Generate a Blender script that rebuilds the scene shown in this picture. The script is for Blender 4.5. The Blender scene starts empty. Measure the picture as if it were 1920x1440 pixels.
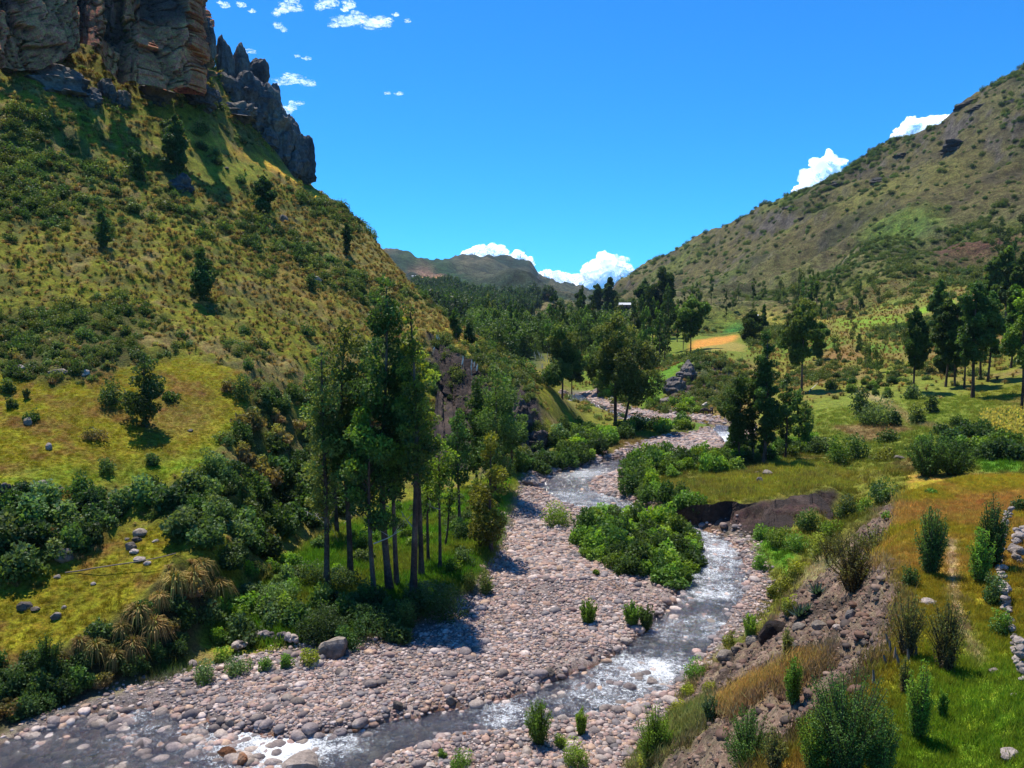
import bpy, math, random
import numpy as np
from mathutils import Vector, Matrix
from mathutils.geometry import delaunay_2d_cdt

# ------------------------------------------------------------------ camera, sky, sun, exposure
scene = bpy.context.scene
FPX, CAMZ, PITCH = 1478.0, 20.0, math.atan(120 / 1478.0)
cam_data = bpy.data.cameras.new('camera')
cam_data.sensor_width = 36.0
cam_data.lens = 36.0 * FPX / 1920.0
cam_data.clip_start, cam_data.clip_end = 0.5, 60000
cam = bpy.data.objects.new('camera', cam_data)
scene.collection.objects.link(cam)
cam.location = (0, 0, CAMZ)
cam.rotation_euler = (math.pi / 2 - PITCH, 0, 0)
scene.camera = cam

SUN_DIR = Vector((-0.24, 0.37, 1.0)).normalized()        # towards the sun: high, ahead and to the left
world = bpy.data.worlds.new("World")
scene.world = world
world.use_nodes = True
wn = world.node_tree
wn.nodes.clear()
w_out = wn.nodes.new('ShaderNodeOutputWorld')
w_bg = wn.nodes.new('ShaderNodeBackground')
w_sky = wn.nodes.new('ShaderNodeTexSky')
w_sky.sky_type = 'NISHITA'
w_sky.sun_disc = False
w_sky.sun_elevation = math.asin(SUN_DIR.z)
w_sky.sun_rotation = math.atan2(SUN_DIR.x, SUN_DIR.y)
w_sky.altitude = 3000
w_sky.air_density = 1.0
w_sky.dust_density = 0.0
w_sky.ozone_density = 3.0
w_tint = wn.nodes.new('ShaderNodeMix')
w_tint.data_type = 'RGBA'
w_tint.blend_type = 'MULTIPLY'
w_tint.inputs[0].default_value = 1.0
w_tint.inputs[7].default_value = (0.17, 0.84, 1.36, 1)
wn.links.new(w_sky.outputs[0], w_tint.inputs[6])
wn.links.new(w_tint.outputs[2], w_bg.inputs[0])
w_bg.inputs[1].default_value = 0.128
wn.links.new(w_bg.outputs[0], w_out.inputs[0])

sun_data = bpy.data.lights.new('sun', 'SUN')
sun_data.energy = 5.0
sun_data.angle = math.radians(0.5)
sun_data.color = (1.0, 0.93, 0.80)
sun = bpy.data.objects.new('sun', sun_data)
scene.collection.objects.link(sun)
sun.rotation_euler = (-SUN_DIR).to_track_quat('-Z', 'Y').to_euler()

scene.view_settings.view_transform = 'Standard'
scene.view_settings.look = 'None'
scene.view_settings.gamma = 1
scene.view_settings.use_curve_mapping = False
scene.view_settings.exposure = 0.40
scene.cycles.use_denoising = True
scene.cycles.max_bounces = 6
scene.cycles.diffuse_bounces = 2
scene.cycles.glossy_bounces = 2
scene.cycles.transmission_bounces = 3
scene.cycles.volume_bounces = 0
scene.cycles.transparent_max_bounces = 8

rng = np.random.default_rng(7)
random.seed(7)
COL = scene.collection

# ------------------------------------------------------------------ small numeric tools
CP, SP = math.cos(PITCH), math.sin(PITCH)
def ray(u, v):
    a, b = (u - 960.0) / FPX, (720.0 - v) / FPX
    return a, CP + b * SP, -SP + b * CP
def at_depth(u, v, y):
    a, b, c = ray(u, v)
    t = y / b
    return (a * t, y, CAMZ + c * t)
def river_z(y):
    return 0.015 * np.maximum(0.0, y - 50.0)
def at_level(u, v, z):
    a, b, c = ray(u, v)
    t = (z - CAMZ) / c
    return (a * t, b * t, z)
def at_river(u, v, dz=0.0):
    y = 60.0
    for _ in range(12):
        p = at_level(u, v, float(river_z(y)) + dz)
        y = p[1]
    return p
def to_pixel(x, y, z):
    zz = z - CAMZ
    d = y * CP - zz * SP
    d = np.maximum(d, 1e-3)
    return 960 + FPX * x / d, 720 - FPX * (y * SP + zz * CP) / d

def _hash(ix, iy, iz, seed):
    h = (ix.astype(np.int64) * 374761393 + iy.astype(np.int64) * 668265263 + iz.astype(np.int64) * 2147483647 + seed * 144665) & 0xffffffff
    h = ((h ^ (h >> 13)) * 1274126177) & 0xffffffff
    h = ((h ^ (h >> 16)) * 2246822519) & 0xffffffff
    return ((h ^ (h >> 15)) & 0xffff) / 65535.0
def vnoise(x, y, z=None, seed=0):
    if z is None: z = np.zeros_like(x)
    ix, iy, iz = np.floor(x), np.floor(y), np.floor(z)
    fx, fy, fz = x - ix, y - iy, z - iz
    fx, fy, fz = [f * f * f * (f * (f * 6 - 15) + 10) for f in (fx, fy, fz)]
    flat = not np.any(z)
    r = 0
    for a in (0, 1):
        for b in (0, 1):
            for c in ((0,) if flat else (0, 1)):
                w = (fx if a else 1 - fx) * (fy if b else 1 - fy) * ((fz if c else 1 - fz) if not flat else 1)
                r = r + w * _hash(ix + a, iy + b, iz + c, seed)
    return r * 2 - 1
def fbm(x, y, z=None, octaves=4, seed=0, gain=0.5):
    s, a, n = 0, 1.0, 0
    for o in range(octaves):
        k = 2.03 ** o
        s = s + a * vnoise(x * k + o * 17.3, y * k - o * 9.1, None if z is None else z * k, seed + o)
        n += a
        a *= gain
    return s / n
def worley(x, y, z=None, seed=0):
    """distance to the nearest and second nearest feature point, and the id value of the nearest"""
    if z is None: z = np.zeros_like(x)
    ix, iy, iz = np.floor(x), np.floor(y), np.floor(z)
    d1 = np.full(x.shape, 9.0); d2 = np.full(x.shape, 9.0); idv = np.zeros(x.shape)
    zr = (0,) if not np.any(z) else (-1, 0, 1)
    for a in (-1, 0, 1):
        for b in (-1, 0, 1):
            for c in zr:
                jx, jy, jz = ix + a, iy + b, iz + c
                px = jx + _hash(jx, jy, jz, seed + 1); py = jy + _hash(jx, jy, jz, seed + 2)
                pz = (jz + _hash(jx, jy, jz, seed + 3)) if len(zr) > 1 else 0
                d = np.sqrt((px - x) ** 2 + (py - y) ** 2 + ((pz - z) ** 2 if len(zr) > 1 else 0))
                nearer = d < d1
                d2 = np.where(nearer, d1, np.minimum(d2, d))
                idv = np.where(nearer, _hash(jx, jy, jz, seed + 4), idv)
                d1 = np.where(nearer, d, d1)
    return d1, d2, idv
def smooth01(a, b, x):
    t = np.clip((x - a) / (b - a), 0, 1)
    return t * t * (3 - 2 * t)
def in_poly(px, py, poly):
    inside = np.zeros(px.shape, bool)
    n = len(poly)
    for i in range(n):
        x1, y1 = poly[i]; x2, y2 = poly[(i + 1) % n]
        if y1 == y2: continue
        c = ((y1 > py) != (y2 > py)) & (px < (x2 - x1) * (py - y1) / (y2 - y1) + x1)
        inside ^= c
    return inside
def blur(a, ku, kv=None):
    kv = ku if kv is None else kv
    for axis, k in ((0, ku), (1, kv)):
        if k < 1: continue
        for _ in range(2):
            pad = [(0, 0), (0, 0)]; pad[axis] = (k, k)
            c = np.cumsum(np.pad(a, pad, mode='edge'), axis=axis)
            z = np.zeros_like(np.take(c, [0], axis=axis))
            c = np.concatenate([z, c], axis=axis)
            n = a.shape[axis]
            hi = np.take(c, np.arange(2 * k + 1, 2 * k + 1 + n), axis=axis)
            lo = np.take(c, np.arange(0, n), axis=axis)
            a = (hi - lo) / (2 * k + 1)
    return a

# ------------------------------------------------------------------ the land: control points of the valley (surveyed as sight line + distance)
D = []   # ground points from (u, v, distance along the valley)
def dpt(*pts):
    for u, v, y in pts: D.append(at_depth(u, v, y))
def wpt(*pts):
    for p in pts: D.append(p)

# left foot of the slopes along the river flat
FOOT_L = [at_river(*p) for p in [(-500, 1640), (-250, 1500), (0, 1378), (60, 1350), (160, 1315), (230, 1290), (330, 1262), (450, 1225)]]
FLAT_L = [at_river(u, v, 1.0) for u, v in [(400, 1170), (450, 1130), (520, 1075), (580, 1015), (640, 975), (720, 950), (800, 925), (880, 905), (960, 880), (1010, 868), (1066, 848)]]
D += FOOT_L + FLAT_L
D += [at_river(u, v, 0.9) for u, v in [(560, 1190), (600, 1120), (700, 1120), (800, 1080), (870, 1050), (700, 1030), (840, 990), (900, 950)]]
# lower meadow rim and meadow
dpt((-500, 1330, 36), (-250, 1275, 38), (0, 1240, 40.0), (70, 1238, 40.6), (150, 1200, 42.0), (210, 1165, 43.4), (280, 1110, 45.6), (350, 1060, 48.0), (400, 1030, 50.5), (440, 1000, 53))
dpt((-400, 1100, 43), (0, 1110, 45.5), (120, 1060, 48.5), (200, 1010, 51.5), (320, 975, 54), (420, 930, 59), (200, 1110, 46))
# upper meadow: lower rim, middle, upper rim
dpt((-500, 960, 47), (-200, 945, 50), (0, 930, 52), (100, 920, 54), (200, 915, 57), (370, 885, 61), (440, 830, 66), (475, 780, 71), (485, 730, 76))
dpt((-300, 830, 58), (0, 820, 60), (200, 810, 64), (350, 800, 68), (420, 770, 71))
dpt((-500, 690, 66), (-200, 690, 68), (0, 695, 70), (110, 722, 69), (220, 688, 74), (330, 662, 79), (450, 700, 77))
# steep scrub face
dpt((-500, 430, 92), (-200, 560, 80), (0, 600, 80), (200, 560, 92), (400, 520, 110), (0, 450, 99), (200, 420, 114), (400, 420, 132), (0, 300, 119),
    (-300, 300, 108), (200, 300, 134), (330, 300, 146), (300, 245, 150), (330, 238, 156), (430, 300, 160), (500, 310, 175), (450, 285, 171), (560, 352, 190),
    (450, 380, 150), (550, 420, 156), (600, 400, 172), (500, 500, 128), (620, 480, 150), (560, 580, 115), (480, 620, 98), (560, 690, 92), (660, 560, 135), (640, 650, 112), (600, 760, 92),
    (700, 600, 138), (740, 560, 152), (720, 690, 112), (660, 760, 96), (560, 800, 80), (520, 900, 70), (500, 980, 64), (470, 1040, 58), (600, 900, 78), (680, 870, 84), (740, 780, 98))
# foot of the cliffs and the ground falling back behind them
dpt((-500, 0, 118), (-200, 60, 128), (0, 120, 140), (90, 105, 146), (200, 165, 150), (300, 190, 157), (380, 180, 168), (440, 215, 176), (520, 290, 186), (585, 345, 197))
dpt((-500, -20, 132), (-200, -10, 142), (0, 0, 153), (100, 0, 160), (200, 0, 165), (300, 5, 172), (350, 20, 180), (410, 150, 190), (470, 190, 198), (520, 260, 202), (560, 320, 206))
wpt((-160, 240, 74), (-120, 260, 68), (-95, 280, 60), (-70, 290, 45), (-250, 200, 80), (-330, 300, 80))
# the spur's skyline and the dark slide below it
dpt((600, 362, 198), (625, 372, 196), (680, 418, 188), (712, 455, 182), (740, 492, 176), (780, 542, 168), (830, 592, 160), (880, 624, 152), (940, 667, 145), (1000, 692, 138), (1035, 722, 131), (1055, 765, 125), (1066, 820, 119))
dpt((795, 622, 127), (850, 662, 123), (915, 702, 118), (965, 722, 117), (1005, 745, 116), (1040, 800, 114))
dpt((800, 780, 112), (830, 740, 117), (870, 800, 110), (930, 800, 112), (1000, 800, 112), (880, 860, 104), (960, 855, 107), (790, 860, 98), (860, 700, 118.5), (900, 740, 115), (1010, 850, 109))
dpt((860, 640, 140), (930, 690, 130), (780, 590, 145))
# behind the spur
wpt((-2, 190, 6), (-25, 215, 10), (-45, 250, 20), (12, 150, 3.5), (13, 135, 2.5), (-60, 240, 40))
dpt((700, 600, 330), (820, 620, 300), (900, 640, 290), (960, 660, 260), (1000, 680, 235), (1040, 710, 200), (1020, 740, 176))
# right bank: eroded slope, terrace
FOOT_R = [at_river(*p) for p in [(1120, 1640), (1170, 1440), (1230, 1380), (1275, 1310), (1330, 1245), (1400, 1190), (1455, 1130), (1440, 1070)]]
D += FOOT_R
D += [at_level(u, v, 1.6) for u, v in [(1500, 1060), (1560, 1000), (1480, 1010), (1620, 975), (1430, 1020)]]
RIM_R = [at_level(u, v, z) for u, v, z in [(1330, 1640, 9.3), (1440, 1440, 9.6), (1560, 1360, 9.8), (1640, 1270, 10), (1690, 1180, 10), (1700, 1120, 10), (1655, 1060, 10), (1700, 975, 10), (1715, 915, 10)]]
D += RIM_R
D += [at_level(u, v, 10.0) for u, v in [(1820, 887), (1920, 885), (2200, 885), (2490, 890), (1800, 960), (1800, 1100), (1800, 1300), (1920, 1200), (1740, 1300)]]
D += [at_level(u, v, 11.0) for u, v in [(1960, 1000), (2050, 1200), (2050, 1000), (1960, 1640)]]
D += [at_level(u, v, 10.0) for u, v in [(1800, 1640), (1600, 1640)]]
dpt((1380, 1330, 29), (1500, 1250, 29.5), (1570, 1190, 31), (1620, 1130, 34), (1590, 1050, 43), (1640, 985, 48), (1460, 1200, 38), (1520, 1120, 42), (1300, 1440, 26))
# low ground behind the terrace
wpt((23, 55, 5.5), (35, 57, 5.0), (50, 60, 4.8), (75, 62, 4.6), (21, 60, 2.0))
EMB_F = [at_river(*p, dz=0.2) for p in [(1225, 962), (1275, 972), (1330, 998), (1400, 1008)]]
D += EMB_F + [at_level(u, v, 1.5) for u, v in [(1470, 985), (1560, 965), (1620, 945)]]
dpt((1228, 928, 79.5), (1275, 942, 76.5), (1340, 948, 74.2), (1400, 942, 73.6), (1500, 926, 75), (1562, 912, 76.5), (1650, 890, 78))
dpt((1290, 900, 86), (1400, 900, 86), (1520, 875, 90), (1600, 860, 95), (1700, 800, 112), (1550, 772, 128), (1450, 762, 140), (1920, 868, 78), (1920, 850, 88), (1760, 850, 84), (1850, 800, 102), (1920, 772, 112),
    (1830, 745, 128), (1700, 720, 145), (1600, 702, 165), (1920, 660, 165), (1700, 650, 200), (1850, 600, 215), (1600, 620, 250), (1500, 685, 190), (1440, 700, 185),
    (1430, 640, 260), (1300, 645, 262), (1250, 675, 230), (1210, 700, 210), (1150, 720, 192), (1100, 692, 215), (1100, 650, 275), (1200, 625, 350), (1050, 642, 330), (980, 640, 360))
dpt((2300, 800, 75), (2490, 700, 90), (2300, 600, 170), (2490, 400, 260))
# knoll by the bend
dpt((1236, 768, 165), (1262, 725, 174), (1290, 688, 184), (1320, 668, 190), (1360, 672, 192), (1400, 700, 188), (1350, 735, 170), (1300, 772, 158), (1400, 765, 152), (1440, 740, 160), (1330, 662, 205))
# river corridor far edges
D += [at_river(*p, dz=0.3) for p in [(1165, 930), (1180, 880), (1260, 850), (1380, 832), (1410, 812), (1300, 778), (1200, 768), (1110, 730), (1085, 728), (1060, 742), (1120, 800), (1250, 805)]]
# right mountain
dpt((1920, 500, 330), (1920, 400, 410), (1920, 300, 480), (1750, 560, 280), (1500, 590, 350), (1600, 500, 400), (1400, 530, 520), (1500, 420, 590), (1700, 400, 470), (1300, 545, 600), (1200, 575, 700), (1780, 300, 540), (1650, 330, 600), (1350, 460, 760),
    (2200, 200, 450), (2490, 150, 380), (2200, 450, 300))
SKY_R = [(2490, -330, 480), (2200, -120, 540), (1990, 60, 570), (1920, 116, 590), (1870, 142, 596), (1800, 192, 620), (1762, 232, 632), (1672, 262, 660), (1600, 304, 690), (1562, 330, 700), (1500, 362, 730), (1430, 388, 760), (1350, 426, 810), (1290, 455, 850), (1230, 484, 900), (1190, 520, 950), (1165, 548, 1000), (1150, 566, 1040)]
dpt(*SKY_R)
for u, v, y in SKY_R[:-2]:
    x0, y0, z0 = at_depth(u, v, y)
    wpt((x0 * 1.25 + 60, y0 * 1.25, z0 * 0.72), (x0 * 1.7 + 200, y0 * 1.7, z0 * 0.5))
# valley behind, forested flank, peaks
dpt((1120, 585, 900), (1090, 590, 800), (1040, 610, 560), (950, 620, 480), (1000, 600, 620), (900, 600, 620), (820, 575, 760), (740, 560, 700), (600, 560, 600), (880, 560, 860), (960, 560, 900))
dpt((985, 590, 760), (1010, 575, 800), (1040, 566, 830), (1075, 572, 850), (1098, 588, 880))   # small knoll
dpt((1000, 560, 1020), (1060, 558, 1150), (1090, 575, 1200), (940, 548, 1040))
dpt((870, 540, 1080), (900, 520, 1130), (925, 505, 1180), (955, 490, 1220), (985, 484, 1250), (998, 492, 1260), (1012, 510, 1270), (1040, 532, 1290), (1065, 552, 1310), (1092, 572, 1330), (960, 520, 1150), (1000, 530, 1150), (1040, 550, 1180))
dpt((760, 505, 1150), (790, 496, 1180), (820, 510, 1180), (760, 540, 1000), (840, 530, 1080), (600, 500, 1000))
wpt((-30, 1500, 95), (40, 1450, 60), (-200, 1450, 130), (-330, 1400, 140))
dpt((830, 500, 1750), (900, 497, 1700), (880, 484, 2050), (930, 474, 2150), (960, 480, 2200), (990, 486, 2250), (830, 474, 2050), (790, 472, 2000), (745, 468, 1900), (700, 470, 1900), (550, 450, 1900), (300, 420, 1900), (1030, 520, 2300), (1075, 546, 2400), (1100, 560, 2500))
for u, v, y in [(300, 480, 2600), (700, 520, 2700), (900, 540, 2900), (1050, 580, 3000), (1180, 590, 3000), (1300, 590, 3000)]: dpt((u, v, y))
dpt((1050, 556, 5600), (1080, 545, 5800), (1098, 541, 5900), (1112, 545, 6000), (1125, 548, 5900), (1150, 536, 5600), (1180, 533, 5500), (1220, 530, 5400), (1300, 540, 5500), (1115, 562, 4500), (1160, 560, 4400), (900, 560, 5600), (600, 560, 5600), (1500, 560, 5500))
# under and beside the camera
wpt((0, 12, 4.0), (-10, 20, -0.5), (4, 22, 3.5), (-30, 15, 3), (-40, 10, 10), (9, 10, 9.0), (20, 6, 10), (-8, 28, -0.2), (3, 30, 0.8))
for th in (-49, -30, -10, 10, 30, 49):
    t = math.radians(th)
    wpt((5.5 * math.sin(t), 5.5 * math.cos(t), 6 + (3 if th > 0 else 0)))
    wpt((9500 * math.sin(t), 9500 * math.cos(t), 20.0))
for r, z in ((60, 16), (90, 45), (130, 72), (200, 78), (400, 90), (1000, 110), (2000, 130), (5000, 60)):
    wpt((r * math.sin(math.radians(-49)), r * math.cos(math.radians(-49)), z))
for r, z in ((40, 10), (70, 8), (120, 20), (220, 70), (400, 190), (550, 300), (900, 260), (2000, 100), (5000, 50)):
    wpt((r * math.sin(math.radians(49)), r * math.cos(math.radians(49)), z))

TH = np.radians(np.linspace(-47.5, 47.5, 620))
_lr = np.concatenate([np.linspace(math.log(7), math.log(32), 90)[:-1], np.linspace(math.log(32), math.log(230), 400)[:-1], np.linspace(math.log(230), math.log(1400), 190)[:-1], np.linspace(math.log(1400), math.log(9000), 70)])
NT, NR = len(TH), len(_lr)
def polar(x, y):
    return np.arctan2(x, y), np.log(np.maximum(np.hypot(x, y), 1e-3))
def build_height():
    P = np.array(D, float)
    th, lr = polar(P[:, 0], P[:, 1])
    _, keep = np.unique(np.round(np.stack([th, lr], 1), 4), axis=0, return_index=True)
    P, th, lr = P[keep], th[keep], lr[keep]
    r = delaunay_2d_cdt([Vector((float(a), float(b))) for a, b in zip(th * 2.0, lr)], [], [], 0, 1e-6)
    vs, fs, orig = r[0], r[2], r[3]
    zz = np.array([P[o[0], 2] if o else 0 for o in orig])
    vx = np.array([v.x / 2.0 for v in vs]); vy = np.array([v.y for v in vs])
    T, L = TH[None, :], _lr[:, None]
    Z = np.full((NR, NT), np.nan)
    for f in fs:
        a, b, c = f[:3]
        t0, t1 = min(vx[a], vx[b], vx[c]), max(vx[a], vx[b], vx[c])
        l0, l1 = min(vy[a], vy[b], vy[c]), max(vy[a], vy[b], vy[c])
        i0, i1 = np.searchsorted(_lr, [l0 - 1e-9, l1 + 1e-9]); j0, j1 = np.searchsorted(TH, [t0 - 1e-9, t1 + 1e-9])
        if i0 == i1 or j0 == j1: continue
        tt, ll = T[:, j0:j1], L[i0:i1]
        den = (vy[b] - vy[c]) * (vx[a] - vx[c]) + (vx[c] - vx[b]) * (vy[a] - vy[c])
        if abs(den) < 1e-14: continue
        w0 = ((vy[b] - vy[c]) * (tt - vx[c]) + (vx[c] - vx[b]) * (ll - vy[c])) / den
        w1 = ((vy[c] - vy[a]) * (tt - vx[c]) + (vx[a] - vx[c]) * (ll - vy[c])) / den
        w2 = 1 - w0 - w1
        ok = (w0 >= -1e-6) & (w1 >= -1e-6) & (w2 >= -1e-6)
        sub = Z[i0:i1, j0:j1]
        sub[ok] = (w0 * zz[a] + w1 * zz[b] + w2 * zz[c])[ok]
    bad = np.isnan(Z)
    if bad.any():
        Z[bad] = 5.0
    return Z
RR = np.exp(_lr)[:, None]
GX, GY = RR * np.sin(TH)[None, :], RR * np.cos(TH)[None, :]
H = build_height()
_hb = blur(H, 3, 3); _hs = blur(H, 1, 1); _k = smooth01(350, 600, GY); H = _hb * (1 - _k) + _hs * _k

_I = np.arange(NR)
def height(x, y, A=None):
    A = H if A is None else A
    th, lr = polar(np.asarray(x, float), np.asarray(y, float))
    fi = np.interp(lr, _lr, _I); fj = (th - TH[0]) / (TH[1] - TH[0])
    fj = np.clip(fj, 0, NT - 1.001); fi = np.clip(fi, 0, NR - 1.001)
    i, j = fi.astype(int), fj.astype(int)
    a, b = fi - i, fj - j
    return A[i, j] * (1 - a) * (1 - b) + A[i + 1, j] * a * (1 - b) + A[i, j + 1] * (1 - a) * b + A[i + 1, j + 1] * a * b
def hit(u, v, A=None, far=7000.0):
    """where the sight line u, v meets the land"""
    A = H if A is None else A
    a, b, c = ray(u, v)
    t = np.exp(np.linspace(math.log(10), math.log(far), 3500))
    g = height(a * t, b * t, A)
    below = (CAMZ + c * t) < g
    k = int(np.argmax(below)) if below.any() else len(t) - 1
    if k > 0 and below.any():
        d0 = (CAMZ + c * t[k - 1]) - g[k - 1]; d1 = g[k] - (CAMZ + c * t[k])
        s = t[k - 1] + (t[k] - t[k - 1]) * d0 / max(d0 + d1, 1e-6)
    else:
        s = t[k]
    return Vector((a * s, b * s, float(height(a * s, b * s, A))))
def ground(x, y):
    return float(height(x, y))
def area(pix):
    """a plot on the land whose corners are seen at these pixels, as (theta, log r) polygon"""
    out = []
    for u, v in pix:
        p = hit(u, v)
        out.append((math.atan2(p.x, p.y), math.log(math.hypot(p.x, p.y))))
    return out
GTH, GLR = np.broadcast_to(TH[None, :], (NR, NT)), np.broadcast_to(_lr[:, None], (NR, NT))
_wob = {}
def mask_of(pix, wob=0.004, soft=1, seed=3, freq=60, y_lo=0, y_hi=1e9, poly=None):
    poly = poly or area(pix)
    key = (seed % 3, freq)
    if key not in _wob:
        _wob[key] = (fbm(GTH * freq, GLR * freq, octaves=3, seed=seed), fbm(GTH * freq, GLR * freq, octaves=3, seed=seed + 9))
    wx, wy = _wob[key]
    pa = np.array(poly); e_ = 3 * wob + .01
    j0, j1 = np.searchsorted(TH, [pa[:, 0].min() - e_, pa[:, 0].max() + e_]); i0, i1 = np.searchsorted(_lr, [pa[:, 1].min() - e_, pa[:, 1].max() + e_])
    m = np.zeros((NR, NT))
    sl = (slice(i0, i1), slice(j0, j1))
    m[sl] = in_poly(GTH[sl] + wx[sl] * wob, GLR[sl] + wy[sl] * wob * 1.6, poly) & (GY[sl] >= y_lo) & (GY[sl] <= y_hi)
    return blur(m, soft) if soft else m

# --- river corridor: gravel and channel
def lvl(pix):
    return [(math.atan2(p[0], p[1]), math.log(math.hypot(p[0], p[1]))) for p in (at_river(u, v) for u, v in pix)]
CORRIDOR = lvl([(-560, 1700), (-300, 1560), (0, 1385), (60, 1355), (160, 1322), (230, 1298), (330, 1272), (430, 1245), (560, 1235), (640, 1225), (740, 1200), (830, 1160), (890, 1110), (930, 1060), (950, 990), (962, 940), (985, 905), (1030, 880),
                (1080, 872), (1150, 860), (1205, 835), (1262, 822), (1320, 812), (1345, 800), (1300, 790), (1250, 788), (1200, 792), (1150, 780), (1100, 765), (1060, 752), (1062, 738), (1095, 735), (1120, 745), (1160, 768), (1230, 778), (1300, 782), (1360, 795), (1400, 808), (1412, 825), (1380, 838), (1290, 852), (1240, 868), (1190, 890), (1185, 930), (1225, 962),
                (1280, 972), (1330, 995), (1395, 1012), (1425, 1060), (1445, 1125), (1400, 1188), (1332, 1242), (1290, 1290), (1235, 1380), (1165, 1450), (1120, 1700)])
CHANNEL = lvl([(-560, 1650), (-200, 1480), (0, 1400), (80, 1372), (165, 1338), (240, 1328), (330, 1338), (430, 1372), (540, 1384), (640, 1376), (760, 1350), (860, 1330), (960, 1308), (1050, 1276), (1140, 1238), (1205, 1190), (1245, 1150), (1280, 1100), (1292, 1040), (1270, 995),
               (1215, 970), (1150, 957), (1080, 952), (1035, 932), (1008, 908), (1040, 888), (1100, 874), (1160, 862), (1215, 843), (1224, 857), (1165, 882), (1115, 895), (1098, 908), (1115, 924), (1175, 938), (1230, 956), (1290, 975),
               (1352, 1000), (1388, 1037), (1400, 1100), (1368, 1155), (1345, 1195), (1318, 1240), (1260, 1288), (1190, 1322), (1110, 1345), (1010, 1362), (960, 1372), (830, 1382), (750, 1410), (690, 1450), (600, 1700)])
CHANNEL_FAR = lvl([(1040, 752), (1068, 738), (1092, 740), (1110, 756), (1170, 776), (1230, 786), (1310, 790), (1372, 800), (1398, 815), (1385, 830), (1362, 838), (1350, 822), (1330, 803), (1250, 796), (1180, 790), (1100, 770)])
CORR = mask_of(None, poly=CORRIDOR, soft=2, wob=0.004, seed=21)
CHAN = np.maximum(mask_of(None, poly=CHANNEL, soft=2, wob=0.005, seed=31), mask_of(None, poly=CHANNEL_FAR, soft=1, wob=0.002, seed=32))
RZ = river_z(GY)
bar = 0.16 + 0.28 * np.clip(fbm(GX * 0.09, GY * 0.09, octaves=3, seed=5) + 0.35, 0, 1.2) + 0.10 * fbm(GX * 0.8, GY * 0.8, octaves=3, seed=6)
bar = bar * smooth01(0.0, 0.9, 1 - CHAN) 
shallow = np.clip(1 - ((GX + 14) ** 2 + (GY - 38) ** 2) / 60, 0, 1)
bed = RZ + CHAN * shallow * .12 + bar * (1 - CHAN) - CHAN * (0.24 + 0.20 * fbm(GX * 0.5, GY * 0.5, octaves=3, seed=8))
H = H * (1 - CORR) + bed * CORR
H = np.where(CORR > 0.02, H, np.maximum(H, RZ + 0.25 * (GY < 400)))
H_CLEAN = H.copy()
# ------------------------------------------------------------------ materials
def mat_new(name):
    m = bpy.data.materials.new(name)
    m.use_nodes = True
    nt = m.node_tree
    nt.nodes.clear()
    out = nt.nodes.new('ShaderNodeOutputMaterial')
    return m, nt, out
def node(nt, t, **kw):
    n = nt.nodes.new(t)
    for k, v in kw.items():
        if k.startswith('i'):
            n.inputs[int(k[1:])].default_value = v
        else:
            setattr(n, k, v)
    return n
def mat_ground(name, bump=0.5, rough=0.95, scale=1.0, contrast=0.55):
    """vertex albedo broken up by several sizes of speckle, with bump relief"""
    m, nt, out = mat_new(name)
    L = nt.links.new
    at = node(nt, 'ShaderNodeAttribute', attribute_name='Col')
    geo = node(nt, 'ShaderNodeNewGeometry')
    n1 = node(nt, 'ShaderNodeTexNoise', i2=0.9 * scale, i3=6.0, i4=0.72)
    n2 = node(nt, 'ShaderNodeTexNoise', i2=6.0 * scale, i3=5.0, i4=0.75)
    L(geo.outputs[0], n1.inputs[0]); L(geo.outputs[0], n2.inputs[0])
    r1 = node(nt, 'ShaderNodeMapRange', i1=0.34, i2=0.66, i3=1 - contrast * 0.7, i4=1 + contrast * 0.8)
    r2 = node(nt, 'ShaderNodeMapRange', i1=0.34, i2=0.66, i3=1 - contrast, i4=1 + contrast)
    L(n1.outputs[0], r1.inputs[0]); L(n2.outputs[0], r2.inputs[0])
    mu = node(nt, 'ShaderNodeMath', operation='MULTIPLY'); L(r1.outputs[0], mu.inputs[0]); L(r2.outputs[0], mu.inputs[1])
    mx = node(nt, 'ShaderNodeMix', data_type='RGBA', blend_type='MULTIPLY', i0=1.0)
    L(at.outputs[0], mx.inputs[6]); L(mu.outputs[0], mx.inputs[7])
    # browner and greener flecks
    n3 = node(nt, 'ShaderNodeTexNoise', i2=2.2 * scale, i3=4.0)
    L(geo.outputs[0], n3.inputs[0])
    hs = node(nt, 'ShaderNodeHueSaturation'); r3 = node(nt, 'ShaderNodeMapRange', i1=0.3, i2=0.7, i3=0.47, i4=0.53)
    L(n3.outputs[0], r3.inputs[0]); L(r3.outputs[0], hs.inputs[0]); L(mx.outputs[2], hs.inputs[4])
    b = node(nt, 'ShaderNodeBsdfPrincipled'); b.inputs['Roughness'].default_value = rough; b.inputs['Specular IOR Level'].default_value = 0.15
    L(hs.outputs[0], b.inputs['Base Color'])
    bp = node(nt, 'ShaderNodeBump'); bp.inputs['Strength'].default_value = bump; bp.inputs['Distance'].default_value = 0.25 / scale
    ad = node(nt, 'ShaderNodeMath', operation='ADD'); L(n1.outputs[0], ad.inputs[0]); L(n2.outputs[0], ad.inputs[1])
    L(ad.outputs[0], bp.inputs['Height']); L(bp.outputs[0], b.inputs['Normal'])
    L(b.outputs[0], out.inputs[0])
    return m
M = {}
M['ground'] = mat_ground('meadow_ground', 0.55)
M['hill'] = mat_ground('hillside_ground', 0.7, scale=0.7)
M['gravel'] = mat_ground('gravel_ground', 0.8, scale=2.5, contrast=0.7)
M['mountain'] = mat_ground('mountain_ground', 1.0, scale=0.22, contrast=0.85)
M['cliff_face'] = mat_ground('cliff_face', 1.0, scale=0.8, contrast=0.45)
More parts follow.
